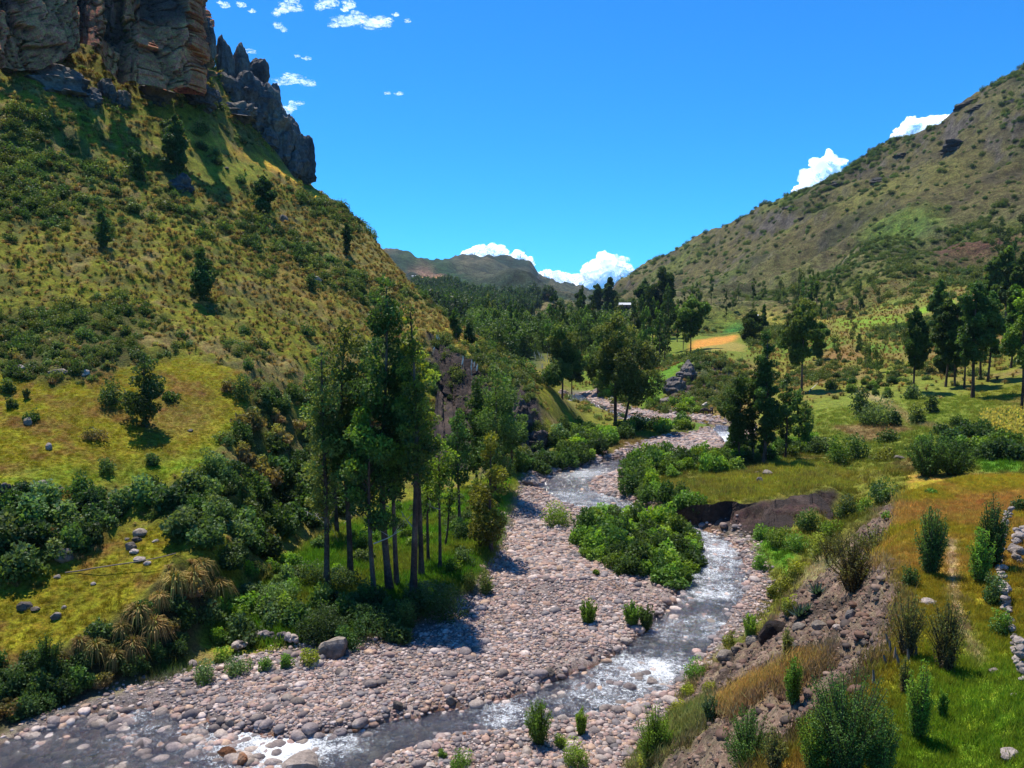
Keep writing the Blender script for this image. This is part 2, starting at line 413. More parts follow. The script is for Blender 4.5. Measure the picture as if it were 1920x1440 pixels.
M['far'] = mat_ground('far_hill_ground', 0.8, scale=0.05, contrast=0.8)

def tag(o, label=None, cat=None, group=None, kind=None):
    if label: o['label'] = label
    if cat: o['category'] = cat
    if group: o['group'] = group
    if kind: o['kind'] = kind
    return o
def mesh_from(name, V, Fc, mat=None, smooth=True, col=None):
    """V (n,3) array, Fc (m,k) int array of equal-sized faces or list of such arrays"""
    me = bpy.data.meshes.new(name)
    V = np.asarray(V, np.float32)
    fl = Fc if isinstance(Fc, list) else [Fc]
    loops = np.concatenate([np.asarray(f, np.int32).ravel() for f in fl])
    tot = np.concatenate([np.full(len(f), np.asarray(f).shape[1], np.int32) for f in fl])
    start = np.concatenate([[0], np.cumsum(tot)[:-1]]).astype(np.int32)
    me.vertices.add(len(V)); me.vertices.foreach_set('co', V.ravel())
    me.loops.add(len(loops)); me.loops.foreach_set('vertex_index', loops)
    me.polygons.add(len(tot)); me.polygons.foreach_set('loop_start', start); me.polygons.foreach_set('loop_total', tot)
    me.polygons.foreach_set('use_smooth', np.full(len(tot), smooth))
    if col is not None:
        at = me.color_attributes.new('Col', 'FLOAT_COLOR', 'POINT')
        c = np.ones((len(V), 4), np.float32); c[:, :3] = np.asarray(col)[:, :3]
        at.data.foreach_set('color', c.ravel())
    me.update(calc_edges=True)
    if mat: me.materials.append(mat)
    return me
def link(name, me, parent=None, loc=None, rot=None, scl=None):
    o = bpy.data.objects.new(name, me)
    COL.objects.link(o)
    if parent: o.parent = parent
    if loc is not None: o.location = loc
    if rot is not None: o.rotation_euler = rot
    if scl is not None: o.scale = scl if hasattr(scl, '__len__') else (scl,) * 3
    return o

# ------------------------------------------------------------------ relief noise and colour of the land
gx, gy = GX, GY
left_hill = (GX < 8) & (H > 3.0) & (GY < 260) & (GX < -0.02 * GY + 6)
rough_hill = blur(left_hill.astype(float), 3)
n_big = fbm(gx * 0.06, gy * 0.06, octaves=4, seed=40)
n_med = fbm(gx * 0.25, gy * 0.25, octaves=4, seed=41)
n_sml = fbm(gx * 0.9, gy * 0.9, octaves=4, seed=42)

MEADOW_UP = mask_of([(-560, 700), (-200, 700), (0, 700), (110, 726), (220, 694), (330, 668), (460, 705), (468, 760), (462, 800), (400, 850), (365, 890), (300, 912), (200, 912), (100, 916), (0, 928), (-560, 960)], seed=50)
MEADOW_LO = mask_of([(-560, 1150), (0, 1112), (120, 1070), (190, 1020), (240, 1000), (330, 985), (335, 1040), (300, 1090), (250, 1130), (200, 1160), (140, 1200), (60, 1235), (0, 1245), (-560, 1340)], seed=51)
SLIDE = mask_of([(795, 622), (830, 640), (870, 672), (915, 702), (925, 715), (905, 740), (880, 760), (900, 830), (870, 880), (840, 860), (820, 790), (815, 720), (805, 660)], seed=52, wob=0.003)
SLIDE = np.maximum(SLIDE, mask_of([(955, 718), (985, 728), (1010, 752), (1020, 790), (1030, 850), (1010, 868), (960, 880), (900, 890), (930, 830), (950, 770)], seed=53, wob=0.003))
SPUR_GRASS = mask_of([(820, 605), (880, 630), (940, 672), (970, 690), (960, 712), (915, 700), (850, 658), (790, 618)], seed=54)
LAWN_MID = mask_of([(1200, 915), (1290, 900), (1370, 888), (1460, 865), (1540, 872), (1600, 880), (1700, 880), (1690, 895), (1600, 905), (1560, 912), (1500, 926), (1400, 942), (1340, 948), (1275, 940), (1230, 930)], seed=55)
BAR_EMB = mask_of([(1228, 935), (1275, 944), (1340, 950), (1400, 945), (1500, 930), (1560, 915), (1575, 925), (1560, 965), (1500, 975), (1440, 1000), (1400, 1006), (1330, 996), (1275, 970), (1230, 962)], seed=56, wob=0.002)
TERR_TOP = mask_of([(1700, 890), (1820, 887), (2490, 890), (2490, 1640), (1330, 1640), (1440, 1440), (1560, 1360), (1640, 1270), (1690, 1180), (1700, 1120), (1650, 1060), (1690, 975)], seed=57, wob=0.002)
SCREE = mask_of([(1170, 1640), (1180, 1440), (1230, 1385), (1285, 1310), (1335, 1250), (1400, 1200), (1440, 1180), (1480, 1120), (1530, 1060), (1590, 1010), (1640, 970), (1690, 915), (1705, 960), (1655, 1060), (1700, 1125), (1685, 1185), (1640, 1270), (1560, 1355), (1440, 1440), (1340, 1640)], seed=58, wob=0.004)
KNOLL = mask_of([(1236, 765), (1262, 720), (1290, 688), (1320, 672), (1370, 690), (1390, 740), (1300, 775), (1260, 778)], seed=59, wob=0.002)
FLATS = mask_of([(420, 1180), (470, 1110), (560, 1030), (640, 985), (720, 960), (800, 935), (880, 915), (960, 890), (960, 930), (940, 1000), (915, 1060), (870, 1110), (800, 1150), (700, 1190), (600, 1210), (500, 1215)], seed=60)

amp = 0.10 + 0.0 * gx
amp = amp + rough_hill * (1 - MEADOW_UP) * (1 - MEADOW_LO) * 0.75
relief = n_med * 0.5 + n_sml * 0.5
dist_f = np.clip(RR / 60.0, 0.6, 30)
H = H + (1 - CORR) * relief * amp
# far land: gullies
mtn = smooth01(230, 420, GY) * np.ones_like(GX)
gul = 1 - np.abs(fbm(gx * 0.011 + 0.2 * n_big, gy * 0.006, octaves=5, seed=44)) * 2
H = H + mtn * (1 - CORR) * ((gul - 0.5) * np.clip(RR * 0.006, 0, 12) + fbm(gx * 0.05, gy * 0.05, octaves=4, seed=45) * np.clip(RR * 0.003, 0, 6))
farr = smooth01(950, 1150, GY)
H = H + farr * (np.abs(fbm(gx * .0042, gy * .003, octaves=5, seed=147)) * -56 + 4) * (GY < 3500)
H = H + mtn * (1 - CORR) * (GX > 20) * (np.abs(fbm(gx * .02, gy * .02, octaves=5, seed=46)) * -16 + 4)
# hummocks where tussocks and scrub grow
w1, w2, wid = worley(gx * 0.55, gy * 0.55, seed=9)
H = H + rough_hill * (1 - MEADOW_UP) * (1 - MEADOW_LO) * (1 - SLIDE) * np.clip(0.55 - w1, 0, 1) * 0.9
# livestock terracettes and cracked turf of the meadows
# eroded slope: gullies running down, blocks
cr1, cr2, crid = worley(gx * 0.9 + n_sml, gy * 0.9, seed=13)
H = H + SCREE * ((crid - 0.5) * 0.55 * smooth01(0.02, 0.2, cr2 - cr1) + fbm(gx * 1.6, gy * 0.7, octaves=4, seed=47) * 0.35)
H = H + SLIDE * (fbm(gx * 0.5, gy * 0.5, octaves=4, seed=48) * 1.3 + (crid - 0.5) * 0.6)
H = H + (KNOLL + BAR_EMB * 0.5) * ((crid - 0.5) * 1.2 + n_med * 0.8)
H = H + SCREE * (fbm(gx * 4.5, gy * 4.5, octaves=3, seed=57) * .16 + fbm(gx * 2.2, gy * 2.2, octaves=2, seed=58) * .14)
H = H + TERR_TOP * fbm(gx * 1.2, gy * 1.2, octaves=3, seed=49) * 0.05
H = H + CORR * (1 - CHAN) * 0.05 * n_sml

def C(r, g, b): return np.array([r, g, b])
OLIVE, GREEN, LUSH, DRY = C(.172, .172, .014), C(.115, .16, .016), C(.085, .19, .012), C(.30, .155, .035)
TAN, DIRT, DARKSOIL, PINKROCK = C(.205, .158, .050), C(.20, .155, .115), C(.055, .038, .036), C(.33, .265, .235)
SCRUB, MTN, FARC, FOREST = C(.075, .085, .025), C(.125, .120, .045), C(.14, .125, .075), C(.02, .045, .018)
PURPLE, WHEAT, ROCK = C(.11, .06, .06), C(.42, .25, .06), C(.17, .145, .135)
A = np.zeros((NR, NT, 3)) + OLIVE
def paint(mask, colour, k=1.0):
    global A
    w = np.clip(mask * k, 0, 1)[..., None]
    A = A * (1 - w) + colour * w
def mixc(c1, c2, t):
    t = np.clip(t, 0, 1)[..., None]
    return c1 * (1 - t) + c2 * t
ripple = fbm(gx * 0.45, gy * 0.45, octaves=4, seed=61)
# left hill: olive grass, tan tussock ground and brown soil, more scrub low down
A[:] = mixc(OLIVE, TAN, smooth01(-0.1, 0.5, ripple + 0.3 * n_big))
A[:] = A * (1 - smooth01(0.0, 0.45, -n_med)[..., None] * 0.6) + SCRUB * smooth01(0.0, 0.45, -n_med)[..., None] * 0.6
CLUMP = np.clip(fbm(gx * .07, gy * .07, octaves=4, seed=140) * 2.6 + .35, .02, 1.3)
paint(rough_hill * smooth01(.45, 1.0, CLUMP) * (.4 + .6 * (1 - smooth01(95, 150, GY))), C(.055, .058, .018), .75)
spur_side = mask_of([(700, 440), (760, 520), (830, 595), (900, 640), (860, 660), (790, 615), (700, 610), (640, 560)], seed=62, soft=8)
paint(spur_side, TAN * 1.25, 0.6)
# right side land: slopes green-olive with brown
right = smooth01(5, 12, GX - 0.03 * GY)
rs = mixc(C(.155, .165, .020), C(.19, .135, .045), smooth01(-0.2, 0.4, n_big + 0.5 * ripple))
rs = mixc(rs, C(.09, .17, .018), smooth01(0.15, 0.4, fbm(gx * 0.03, gy * 0.03, octaves=3, seed=63)) * (1 - smooth01(200, 330, GY)))
paint(right, rs)
mt = mixc(MTN, C(.098, .085, .030), smooth01(-0.3, 0.3, fbm(gx * 0.008, gy * 0.008, octaves=4, seed=64)))
mt = mixc(mt, C(.06, .05, .03), smooth01(.1, .5, fbm(gx * 0.06, gy * 0.05, octaves=5, seed=165)) * .8)
mt = mixc(mt, C(.032, .038, .018), smooth01(0.05, 0.5, fbm(gx * 0.03, gy * 0.025, octaves=5, seed=65)) * 0.75)
mt = mixc(mt, C(.10, .125, .022), smooth01(0.3, 0.55, fbm(gx * 0.012, gy * 0.02, octaves=3, seed=66)) * 0.7)
slope_v, slope_h = np.gradient(H, axis=0), np.gradient(H, axis=1)
dr = np.gradient(RR[:, 0])[:, None]
steep = np.hypot(slope_v / dr, slope_h / (RR * (TH[1] - TH[0])))
paint(mtn, mt)
paint(smooth01(900, 1100, GY) * np.ones_like(GX), mixc(C(.065, .072, .04), C(.022, .042, .026), smooth01(-0.1, 0.4, fbm(gx * 0.004, gy * 0.004, octaves=5, seed=67))))
fg = np.abs(fbm(gx * .0042, gy * .003, octaves=5, seed=147))
paint(farr * smooth01(.10, .34, fg), C(.018, .030, .018), .75)
paint(farr * (1 - smooth01(.0, .07, fg)), C(.12, .105, .06), .7)
paint(mtn * (GX > 60) * smooth01(0.9, 1.4, steep), ROCK * 0.55, 0.8)
# valley floor behind: green
paint(mask_of([(1050, 690), (1110, 640), (1200, 610), (1400, 590), (1500, 610), (1560, 660), (1500, 690), (1400, 680), (1250, 690), (1200, 740), (1150, 760), (1080, 745)], seed=68, soft=3), GREEN * 1.05, 0.8)
paint(mask_of([(850, 600), (980, 600), (1100, 600), (1180, 585), (1180, 620), (1050, 650), (900, 660)], seed=69, soft=3), mixc(FOREST * 1.6, C(.09, .13, .025), smooth01(0.0, .35, fbm(gx * .02, gy * .02, octaves=3, seed=173))), 0.9)
forest_far = mask_of([(745, 478), (800, 480), (850, 500), (880, 525), (930, 535), (1000, 535), (1060, 556), (1010, 570), (985, 590), (900, 605), (840, 590), (790, 540), (800, 505), (750, 500)], seed=70, soft=2, y_lo=420)
paint(forest_far, FOREST * 1.3, 0.9)
paint(smooth01(3500, 4500, GY) * np.ones_like(GX), C(.05, .075, .04))
paint(mask_of([(760, 512), (800, 497), (840, 520), (830, 535), (800, 525)], seed=71, y_lo=600), C(.26, .15, .10), 0.8)
paint(mask_of([(790, 517), (825, 523), (822, 531), (786, 526)], seed=72, wob=0, y_lo=600), WHEAT, 0.9)
paint(mask_of([(985, 590), (1010, 578), (1050, 575), (1040, 590), (1000, 600)], seed=72, wob=.001, y_lo=600), C(.2, .155, .075), 0.8)
# plots of the right-hand farmland
paint(mask_of([(1298, 640), (1340, 632), (1385, 628), (1378, 638), (1330, 652), (1292, 656)], wob=.0008, seed=73), C(.50, .235, .045))
paint(mask_of([(1300, 657), (1380, 640), (1400, 648), (1395, 660), (1310, 662)], wob=.001, seed=74), C(.25, .21, .05))
paint(mask_of([(1360, 612), (1400, 605), (1400, 618), (1350, 626)], wob=.001, seed=75), C(.05, .17, .03))
paint(mask_of([(1380, 595), (1450, 575), (1480, 590), (1470, 610), (1400, 605)], wob=.001, seed=76), C(.24, .21, .05))
paint(mask_of([(1700, 585), (1790, 560), (1800, 568), (1720, 590)], wob=.0006, seed=77), C(.17, .30, .02))
paint(mask_of([(1790, 555), (1850, 540), (1850, 560), (1800, 575)], wob=.0006, seed=77), C(.22, .11, .05))
paint(mask_of([(1540, 660), (1600, 640), (1620, 670), (1560, 685)], seed=78), C(.22, .12, .05), .7)
paint(mask_of([(1105, 632), (1150, 628), (1150, 650), (1110, 655)], wob=.001, seed=79), GREEN * 1.25)
paint(mask_of([(1200, 715), (1240, 690), (1290, 675), (1262, 720), (1225, 760), (1200, 770)], seed=80), LUSH * 1.0, 0.8)
paint(mask_of([(1880, 445), (1920, 440), (1920, 460), (1760, 480), (1740, 472)], seed=81, wob=.001), C(.12, .065, .04), .9)
paint(mask_of([(1560, 380), (1700, 330), (1800, 300), (1820, 320), (1700, 365), (1580, 400)], seed=82, wob=.004, soft=3), C(.17, .17, .035), .7)
paint(mask_of([(1600, 440), (1760, 400), (1780, 415), (1640, 465)], seed=83, wob=.006, soft=3), C(.10, .19, .02), .7)
for pl_, c_ in (([(1400, 600), (1500, 585), (1560, 600), (1500, 625), (1410, 625)], C(.24, .22, .03)), ([(1560, 600), (1680, 590), (1700, 600), (1600, 618)], C(.15, .24, .02)), ([(1180, 640), (1230, 628), (1250, 650), (1200, 668)], C(.13, .22, .02)), ([(1230, 690), (1300, 672), (1330, 664), (1300, 660), (1220, 672)], C(.17, .22, .025)), ([(1620, 575), (1720, 555), (1740, 565), (1640, 590)], C(.16, .2, .03)), ([(1090, 605), (1160, 596), (1180, 610), (1110, 622)], C(.14, .2, .03)), ([(1420, 690), (1480, 672), (1520, 690), (1450, 715)], C(.2, .2, .03))):
    paint(mask_of(pl_, wob=.0015, soft=1, seed=176), c_, .9)
# green flats and slopes of the near right
paint(mask_of([(1450, 790), (1550, 760), (1640, 700), (1720, 690), (1830, 750), (1920, 760), (1920, 880), (1720, 885), (1560, 850), (1480, 850)], seed=84, soft=4), C(.15, .185, .024), .85)
paint(mask_of([(1560, 800), (1680, 790), (1720, 805), (1620, 830)], seed=85), C(.24, .15, .07), .8)
paint(mask_of([(1660, 870), (1760, 850), (1800, 860), (1700, 892)], seed=86), C(.20, .12, .05), .6)
paint(mask_of([(1820, 850), (1870, 830), (1920, 840), (1920, 884), (1840, 884)], seed=87), LUSH * 1.1)
paint(mask_of([(1300, 780), (1400, 760), (1400, 775), (1320, 795)], seed=88), C(.22, .15, .05), .7)
paint(mask_of([(1290, 745), (1380, 735), (1395, 760), (1340, 790), (1290, 785)], seed=88), C(.20, .145, .05), .6)
cracks = smooth01(0.0, 0.10, worley(gx * 0.8, gy * 1.4, seed=19)[1] - worley(gx * 0.8, gy * 1.4, seed=19)[0])
paint(LAWN_MID, mixc(C(.085, .065, .03), C(.185, .185, .018), 0.15 + 0.75 * cracks + 0.6 * n_med))
# left meadows
md = mixc(C(.205, .180, .010), C(.185, .115, .022), smooth01(0.0, 0.5, ripple + 0.4 * n_big))
paint(MEADOW_UP, md); paint(MEADOW_LO, md * 0.98)
paint(mask_of([(0, 890), (200, 880), (370, 850), (450, 780), (455, 800), (380, 890), (200, 912), (0, 922)], seed=89, soft=3), C(.15, .235, .012), 0.8)
paint(mask_of([(270, 760), (400, 750), (400, 800), (300, 820), (260, 790)], seed=90, soft=4), C(.19, .115, .045), 0.5)
paint(SPUR_GRASS, C(.26, .235, .03), .9)
paint(mask_of([(370, 300), (500, 320), (500, 350), (430, 350), (360, 330)], seed=91, soft=2), C(.19, .20, .02), .9)
paint(mask_of([(520, 470), (600, 540), (640, 590), (560, 560), (500, 500)], seed=92, soft=3), C(.23, .16, .04), .7)
for band in ([(300, 226), (345, 232), (415, 250), (422, 256), (345, 243), (300, 233)], [(343, 250), (380, 262), (440, 283), (500, 300), (540, 322), (600, 362), (612, 375), (560, 350), (520, 322), (470, 300), (420, 280), (345, 262)]):
    paint(mask_of(band, wob=.001, soft=1, seed=93), C(.62, .36, .04))
paint(FLATS, mixc(LUSH, C(.17, .20, .02), smooth01(-0.1, 0.4, n_med)))
paint(mask_of([(260, 1275), (330, 1240), (370, 1250), (300, 1285)], seed=94), LUSH)
paint(mask_of([(1385, 1005), (1440, 1000), (1490, 1040), (1500, 1080), (1450, 1060), (1400, 1020)], seed=95), LUSH)
paint(mask_of([(1060, 770), (1100, 800), (1095, 815), (1070, 800)], seed=96), LUSH * 1.1)
paint(SLIDE, mixc(C(.045, .034, .034), C(.085, .065, .058), 0.5 + n_med * 0.7))  # slide soil painted darker to carry the shade on its face
paint(KNOLL, mixc(DARKSOIL * 1.7, C(.07, .085, .03), smooth01(-0.1, 0.2, n_med)))
paint(BAR_EMB, mixc(C(.035, .025, .022), C(.075, .044, .038), smooth01(0, 0.4, n_med)))  # cut bank soil, with the shade of its face painted into the colour
# eroded slope: grey-buff earth with dry grass
paint(SCREE, mixc(C(.175, .125, .088), C(.07, .052, .040), smooth01(0.0, 0.35, -n_sml + 0.3 * n_med)))
paint(mask_of([(1350, 1310), (1440, 1262), (1560, 1225), (1575, 1240), (1470, 1290), (1370, 1345)], seed=97, wob=.006), C(.40, .255, .06), .85)
paint(mask_of([(1500, 1075), (1560, 1040), (1590, 1020), (1570, 1060), (1520, 1090)], seed=97, wob=.003), C(.30, .26, .12), .85)
paint(mask_of([(1180, 1440), (1290, 1330), (1340, 1300), (1360, 1330), (1280, 1400), (1240, 1440)], seed=98, wob=.006), C(.17, .20, .035), .7)
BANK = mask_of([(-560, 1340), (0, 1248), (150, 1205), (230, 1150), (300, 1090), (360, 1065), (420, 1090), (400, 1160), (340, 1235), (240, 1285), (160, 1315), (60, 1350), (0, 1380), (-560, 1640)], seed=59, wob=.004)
paint(BANK, mixc(C(.06, .055, .025), C(.045, .035, .022), 0.5 + n_med), .9)  # bank soil painted dark to stand for the shade under its overhang
# terrace
tt = mixc(C(.25, .20, .016), C(.31, .20, .035), smooth01(-0.05, 0.35, fbm(gx * 0.35, gy * 0.35, octaves=4, seed=98)))
paint(TERR_TOP, tt)
paint(mask_of([(1690, 950), (1780, 940), (1920, 915), (1920, 960), (1780, 965), (1700, 985)], seed=99, wob=.003), C(.30, .165, .04), .7)
paint(mask_of([(1720, 1240), (1860, 1200), (2000, 1230), (2300, 1640), (1560, 1640), (1600, 1440), (1680, 1320)], seed=100, wob=.01, soft=6), C(.155, .245, .014))
paint(mask_of([(1775, 1010), (1790, 1010), (1795, 1100), (1812, 1180), (1850, 1240), (1835, 1245), (1795, 1185), (1780, 1100)], seed=101, wob=.002), C(.36, .26, .17), .9)
paint(mask_of([(1560, 706), (1572, 703), (1610, 728), (1665, 750), (1720, 790), (1780, 800), (1770, 806), (1710, 797), (1650, 757), (1600, 733)], seed=102, wob=.0006), C(.30, .22, .11), .8)
# river corridor
gr = mixc(PINKROCK * .8, C(.16, .135, .13), smooth01(-0.2, 0.3, n_med + 0.5 * n_sml))
gr = mixc(gr, C(.22, .13, .085), smooth01(0.35, 0.6, fbm(gx * 0.3, gy * 0.3, octaves=3, seed=103)) * .7)
paint(CORR, gr)
paint(CORR * smooth01(0.15, 0.6, CHAN), mixc(C(.24, .085, .03), C(.10, .07, .05), 0.35 + n_med + .3 * smooth01(-20, 5, GX)))
A = np.clip(A, 0.005, 0.8)

# ------------------------------------------------------------------ the land as meshes
idx = np.arange(NR * NT).reshape(NR, NT)
quads = np.stack([idx[:-1, :-1], idx[:-1, 1:], idx[1:, 1:], idx[1:, :-1]], -1)
VX = np.stack([GX, GY, H], -1)
cy_, cx_, ch_ = GY[:-1, :-1], GX[:-1, :-1], H[:-1, :-1]
sel_corr = (CORR[:-1, :-1] > 0.3)
zone = np.zeros(sel_corr.shape, int)                       # 0 valley ground
zone[(rough_hill[:-1, :-1] > 0.4) & (cy_ < 300)] = 1       # hillside
zone[(cy_ >= 300) & (cy_ < 1020)] = 2                      # mountain
zone[cy_ >= 1020] = 3
zone[sel_corr] = 4
ZN = [('ground', 'ground', 'grassy valley floor and terraces beside the river'), ('hillside', 'hill', 'steep scrubby hillside rising to the cliffs'),
      ('mountain', 'mountain', 'long brown-green mountain slope descending to the valley'), ('distant_hills', 'far', 'hazy hills closing the head of the valley'),
      ('riverbed', 'gravel', 'pinkish gravel riverbed of cobbles and sand')]
LAND = {}
for zi, (nm, mk, lb) in enumerate(ZN):
    q = quads[zone == zi].reshape(-1, 4)
    used, inv = np.unique(q, return_inverse=True)
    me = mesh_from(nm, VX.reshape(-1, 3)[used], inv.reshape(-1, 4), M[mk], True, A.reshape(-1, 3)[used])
    o = link(nm, me)
    tag(o, lb, None, None, 'structure')
    LAND[nm] = o

# ------------------------------------------------------------------ water
m, nt, out = mat_new('river_water')
L = nt.links.new
geo = node(nt, 'ShaderNodeNewGeometry')
mp = node(nt, 'ShaderNodeMapping'); mp.inputs['Rotation'].default_value = (0, 0, math.radians(25)); mp.inputs['Scale'].default_value = (1.0, 1.0, 1.0)
L(geo.outputs[0], mp.inputs[0])
na = node(nt, 'ShaderNodeTexNoise', i2=1.3, i3=7.0, i4=0.75); L(mp.outputs[0], na.inputs[0])
nb = node(nt, 'ShaderNodeTexNoise', i2=5.5, i3=6.0, i4=0.75); L(mp.outputs[0], nb.inputs[0])
fo = node(nt, 'ShaderNodeAttribute', attribute_name='Col')
sep = node(nt, 'ShaderNodeSeparateColor'); L(fo.outputs[0], sep.inputs[0])
nc = node(nt, 'ShaderNodeTexNoise', i2=13.0, i3=4.0, i4=0.7); L(geo.outputs[0], nc.inputs[0])
mul = node(nt, 'ShaderNodeMath', operation='MULTIPLY', i1=0.42); L(na.outputs[0], mul.inputs[0])
mul2 = node(nt, 'ShaderNodeMath', operation='MULTIPLY', i1=0.55); L(nb.outputs[0], mul2.inputs[0])
mul3 = node(nt, 'ShaderNodeMath', operation='MULTIPLY', i1=0.45); L(nc.outputs[0], mul3.inputs[0])
ad0 = node(nt, 'ShaderNodeMath', operation='ADD'); L(mul.outputs[0], ad0.inputs[0]); L(mul2.outputs[0], ad0.inputs[1])
ad = node(nt, 'ShaderNodeMath', operation='ADD'); L(ad0.outputs[0], ad.inputs[0]); L(mul3.outputs[0], ad.inputs[1])
ad2 = node(nt, 'ShaderNodeMath', operation='ADD'); L(ad.outputs[0], ad2.inputs[0]); L(sep.outputs[0], ad2.inputs[1])
fr = node(nt, 'ShaderNodeMapRange', i1=0.855, i2=1.09, i3=0.0, i4=0.85); L(ad2.outputs[0], fr.inputs[0])
dif = node(nt, 'ShaderNodeBsdfDiffuse', i0=(0.82, 0.86, 0.9, 1))
gl = node(nt, 'ShaderNodeBsdfGlossy', i0=(1, 1, 1, 1), i1=0.12)
tr = node(nt, 'ShaderNodeBsdfTransparent', i0=(0.50, 0.42, 0.34, 1))
fre = node(nt, 'ShaderNodeFresnel', i0=1.33)
bp = node(nt, 'ShaderNodeBump'); bp.inputs['Strength'].default_value = 1.0; bp.inputs['Distance'].default_value = 0.30
L(ad.outputs[0], bp.inputs['Height']); L(bp.outputs[0], gl.inputs['Normal']); L(bp.outputs[0], fre.inputs['Normal'])
fm = node(nt, 'ShaderNodeMath', operation='MULTIPLY_ADD', i1=1.2, i2=.24); L(fre.outputs[0], fm.inputs[0])
m1 = node(nt, 'ShaderNodeMixShader'); L(fm.outputs[0], m1.inputs[0]); L(tr.outputs[0], m1.inputs[1]); L(gl.outputs[0], m1.inputs[2])
m2 = node(nt, 'ShaderNodeMixShader'); L(fr.outputs[0], m2.inputs[0]); L(m1.outputs[0], m2.inputs[1]); L(dif.outputs[0], m2.inputs[2])
L(m2.outputs[0], out.inputs[0])
M['water'] = m
ws = (CORR[:-1, :-1] > 0.05) & (CHAN[:-1, :-1] > 0.02)
ws = blur(ws.astype(float), 1) > 0.1
q = quads[ws].reshape(-1, 4)
used, inv = np.unique(q, return_inverse=True)
WZ = RZ + 0.045 * fbm(gx * 1.1, gy * 1.6, octaves=3, seed=120) + 0.02
foam = 0.09 + 0.10 * smooth01(0.0, 0.5, fbm(gx * 0.16, gy * 0.16, octaves=3, seed=121))
for (u, v, rad, k) in [(540, 1402, 1.5, .20), (560, 1385, 1.0, .1), (450, 1378, 1.5, .10), (1330, 1070, 3, .10), (1370, 1040, 3, .10), (1250, 1250, 2.0, .12), (950, 1335, 1.6, .12), (640, 1400, 1.5, .12), (1060, 930, 3.5, .10), (1380, 825, 6, .14), (1100, 888, 4, .12), (1340, 1110, 2.5, .10), (60, 1410, 3.5, -.07), (700, 1430, 1.6, -.06), (1290, 1180, 1.6, -.06)]:
    p = at_river(u, v)
    foam = foam + k * np.exp(-((GX - p[0]) ** 2 + (GY - p[1]) ** 2) / rad ** 2)
WV = np.stack([GX, GY, WZ], -1).reshape(-1, 3)[used]
wc = np.repeat(foam.reshape(-1)[used][:, None], 3, 1)
water = link('river_water', mesh_from('river_water', WV, inv.reshape(-1, 4), M['water'], True, wc))
tag(water, 'shallow rushing river water with white riffles over brown stones', None, None, 'structure')
# ------------------------------------------------------------------ leaf, bark and stone materials
def mat_leaf(name, trans=0.42, rough=0.55, var=0.35):
    m, nt, out = mat_new(name)
    L = nt.links.new
    at = node(nt, 'ShaderNodeAttribute', attribute_name='Col')
    oi = node(nt, 'ShaderNodeObjectInfo')
    r = node(nt, 'ShaderNodeMapRange', i3=1 - var, i4=1 + var); L(oi.outputs['Random'], r.inputs[0])
    hs = node(nt, 'ShaderNodeHueSaturation'); L(at.outputs[0], hs.inputs[4]); L(r.outputs[0], hs.inputs[2])
    h = node(nt, 'ShaderNodeMath', operation='MULTIPLY_ADD', i1=0.03, i2=0.485)
    fr_ = node(nt, 'ShaderNodeMath', operation='FRACT'); m7 = node(nt, 'ShaderNodeMath', operation='MULTIPLY', i1=7.31)
    L(oi.outputs['Random'], m7.inputs[0]); L(m7.outputs[0], fr_.inputs[0]); L(fr_.outputs[0], h.inputs[0]); L(h.outputs[0], hs.inputs[0])
    p = node(nt, 'ShaderNodeBsdfPrincipled'); p.inputs['Roughness'].default_value = rough; p.inputs['Specular IOR Level'].default_value = 0.25
    L(hs.outputs[0], p.inputs['Base Color'])
    t = node(nt, 'ShaderNodeBsdfTranslucent')
    yl = node(nt, 'ShaderNodeMix', data_type='RGBA', blend_type='MULTIPLY', i0=1.0); yl.inputs[7].default_value = (1.35, 1.3, 0.55, 1)
    L(hs.outputs[0], yl.inputs[6]); L(yl.outputs[2], t.inputs[0])
    mx = node(nt, 'ShaderNodeMixShader', i0=trans); L(p.outputs[0], mx.inputs[1]); L(t.outputs[0], mx.inputs[2])
    L(mx.outputs[0], out.inputs[0])
    return m
def mat_inst(name, trans=0.0, rough=0.9, bump=0.0, scale=8.0, var=0.3):
    """colour carried by each scattered piece (attribute tint on the points)"""
    m, nt, out = mat_new(name)
    L = nt.links.new
    at = node(nt, 'ShaderNodeAttribute', attribute_name='tint'); at.attribute_type = 'INSTANCER'
    src = at.outputs[0]
    geo = node(nt, 'ShaderNodeNewGeometry')
    n1 = node(nt, 'ShaderNodeTexNoise', i2=scale, i3=5.0); L(geo.outputs[0], n1.inputs[0])
    r = node(nt, 'ShaderNodeMapRange', i1=0.3, i2=0.7, i3=1 - var, i4=1 + var); L(n1.outputs[0], r.inputs[0])
    mx = node(nt, 'ShaderNodeMix', data_type='RGBA', blend_type='MULTIPLY', i0=1.0); L(src, mx.inputs[6]); L(r.outputs[0], mx.inputs[7])
    p = node(nt, 'ShaderNodeBsdfPrincipled'); p.inputs['Roughness'].default_value = rough; p.inputs['Specular IOR Level'].default_value = 0.3
    L(mx.outputs[2], p.inputs['Base Color'])
    if bump:
        b = node(nt, 'ShaderNodeBump'); b.inputs['Strength'].default_value = bump; b.inputs['Distance'].default_value = 0.05
        L(n1.outputs[0], b.inputs['Height']); L(b.outputs[0], p.inputs['Normal'])
    sh = p.outputs[0]
    if trans:
        t = node(nt, 'ShaderNodeBsdfTranslucent'); L(mx.outputs[2], t.inputs[0])
        ms = node(nt, 'ShaderNodeMixShader', i0=trans); L(sh, ms.inputs[1]); L(t.outputs[0], ms.inputs[2]); sh = ms.outputs[0]
    L(sh, out.inputs[0])
    return m
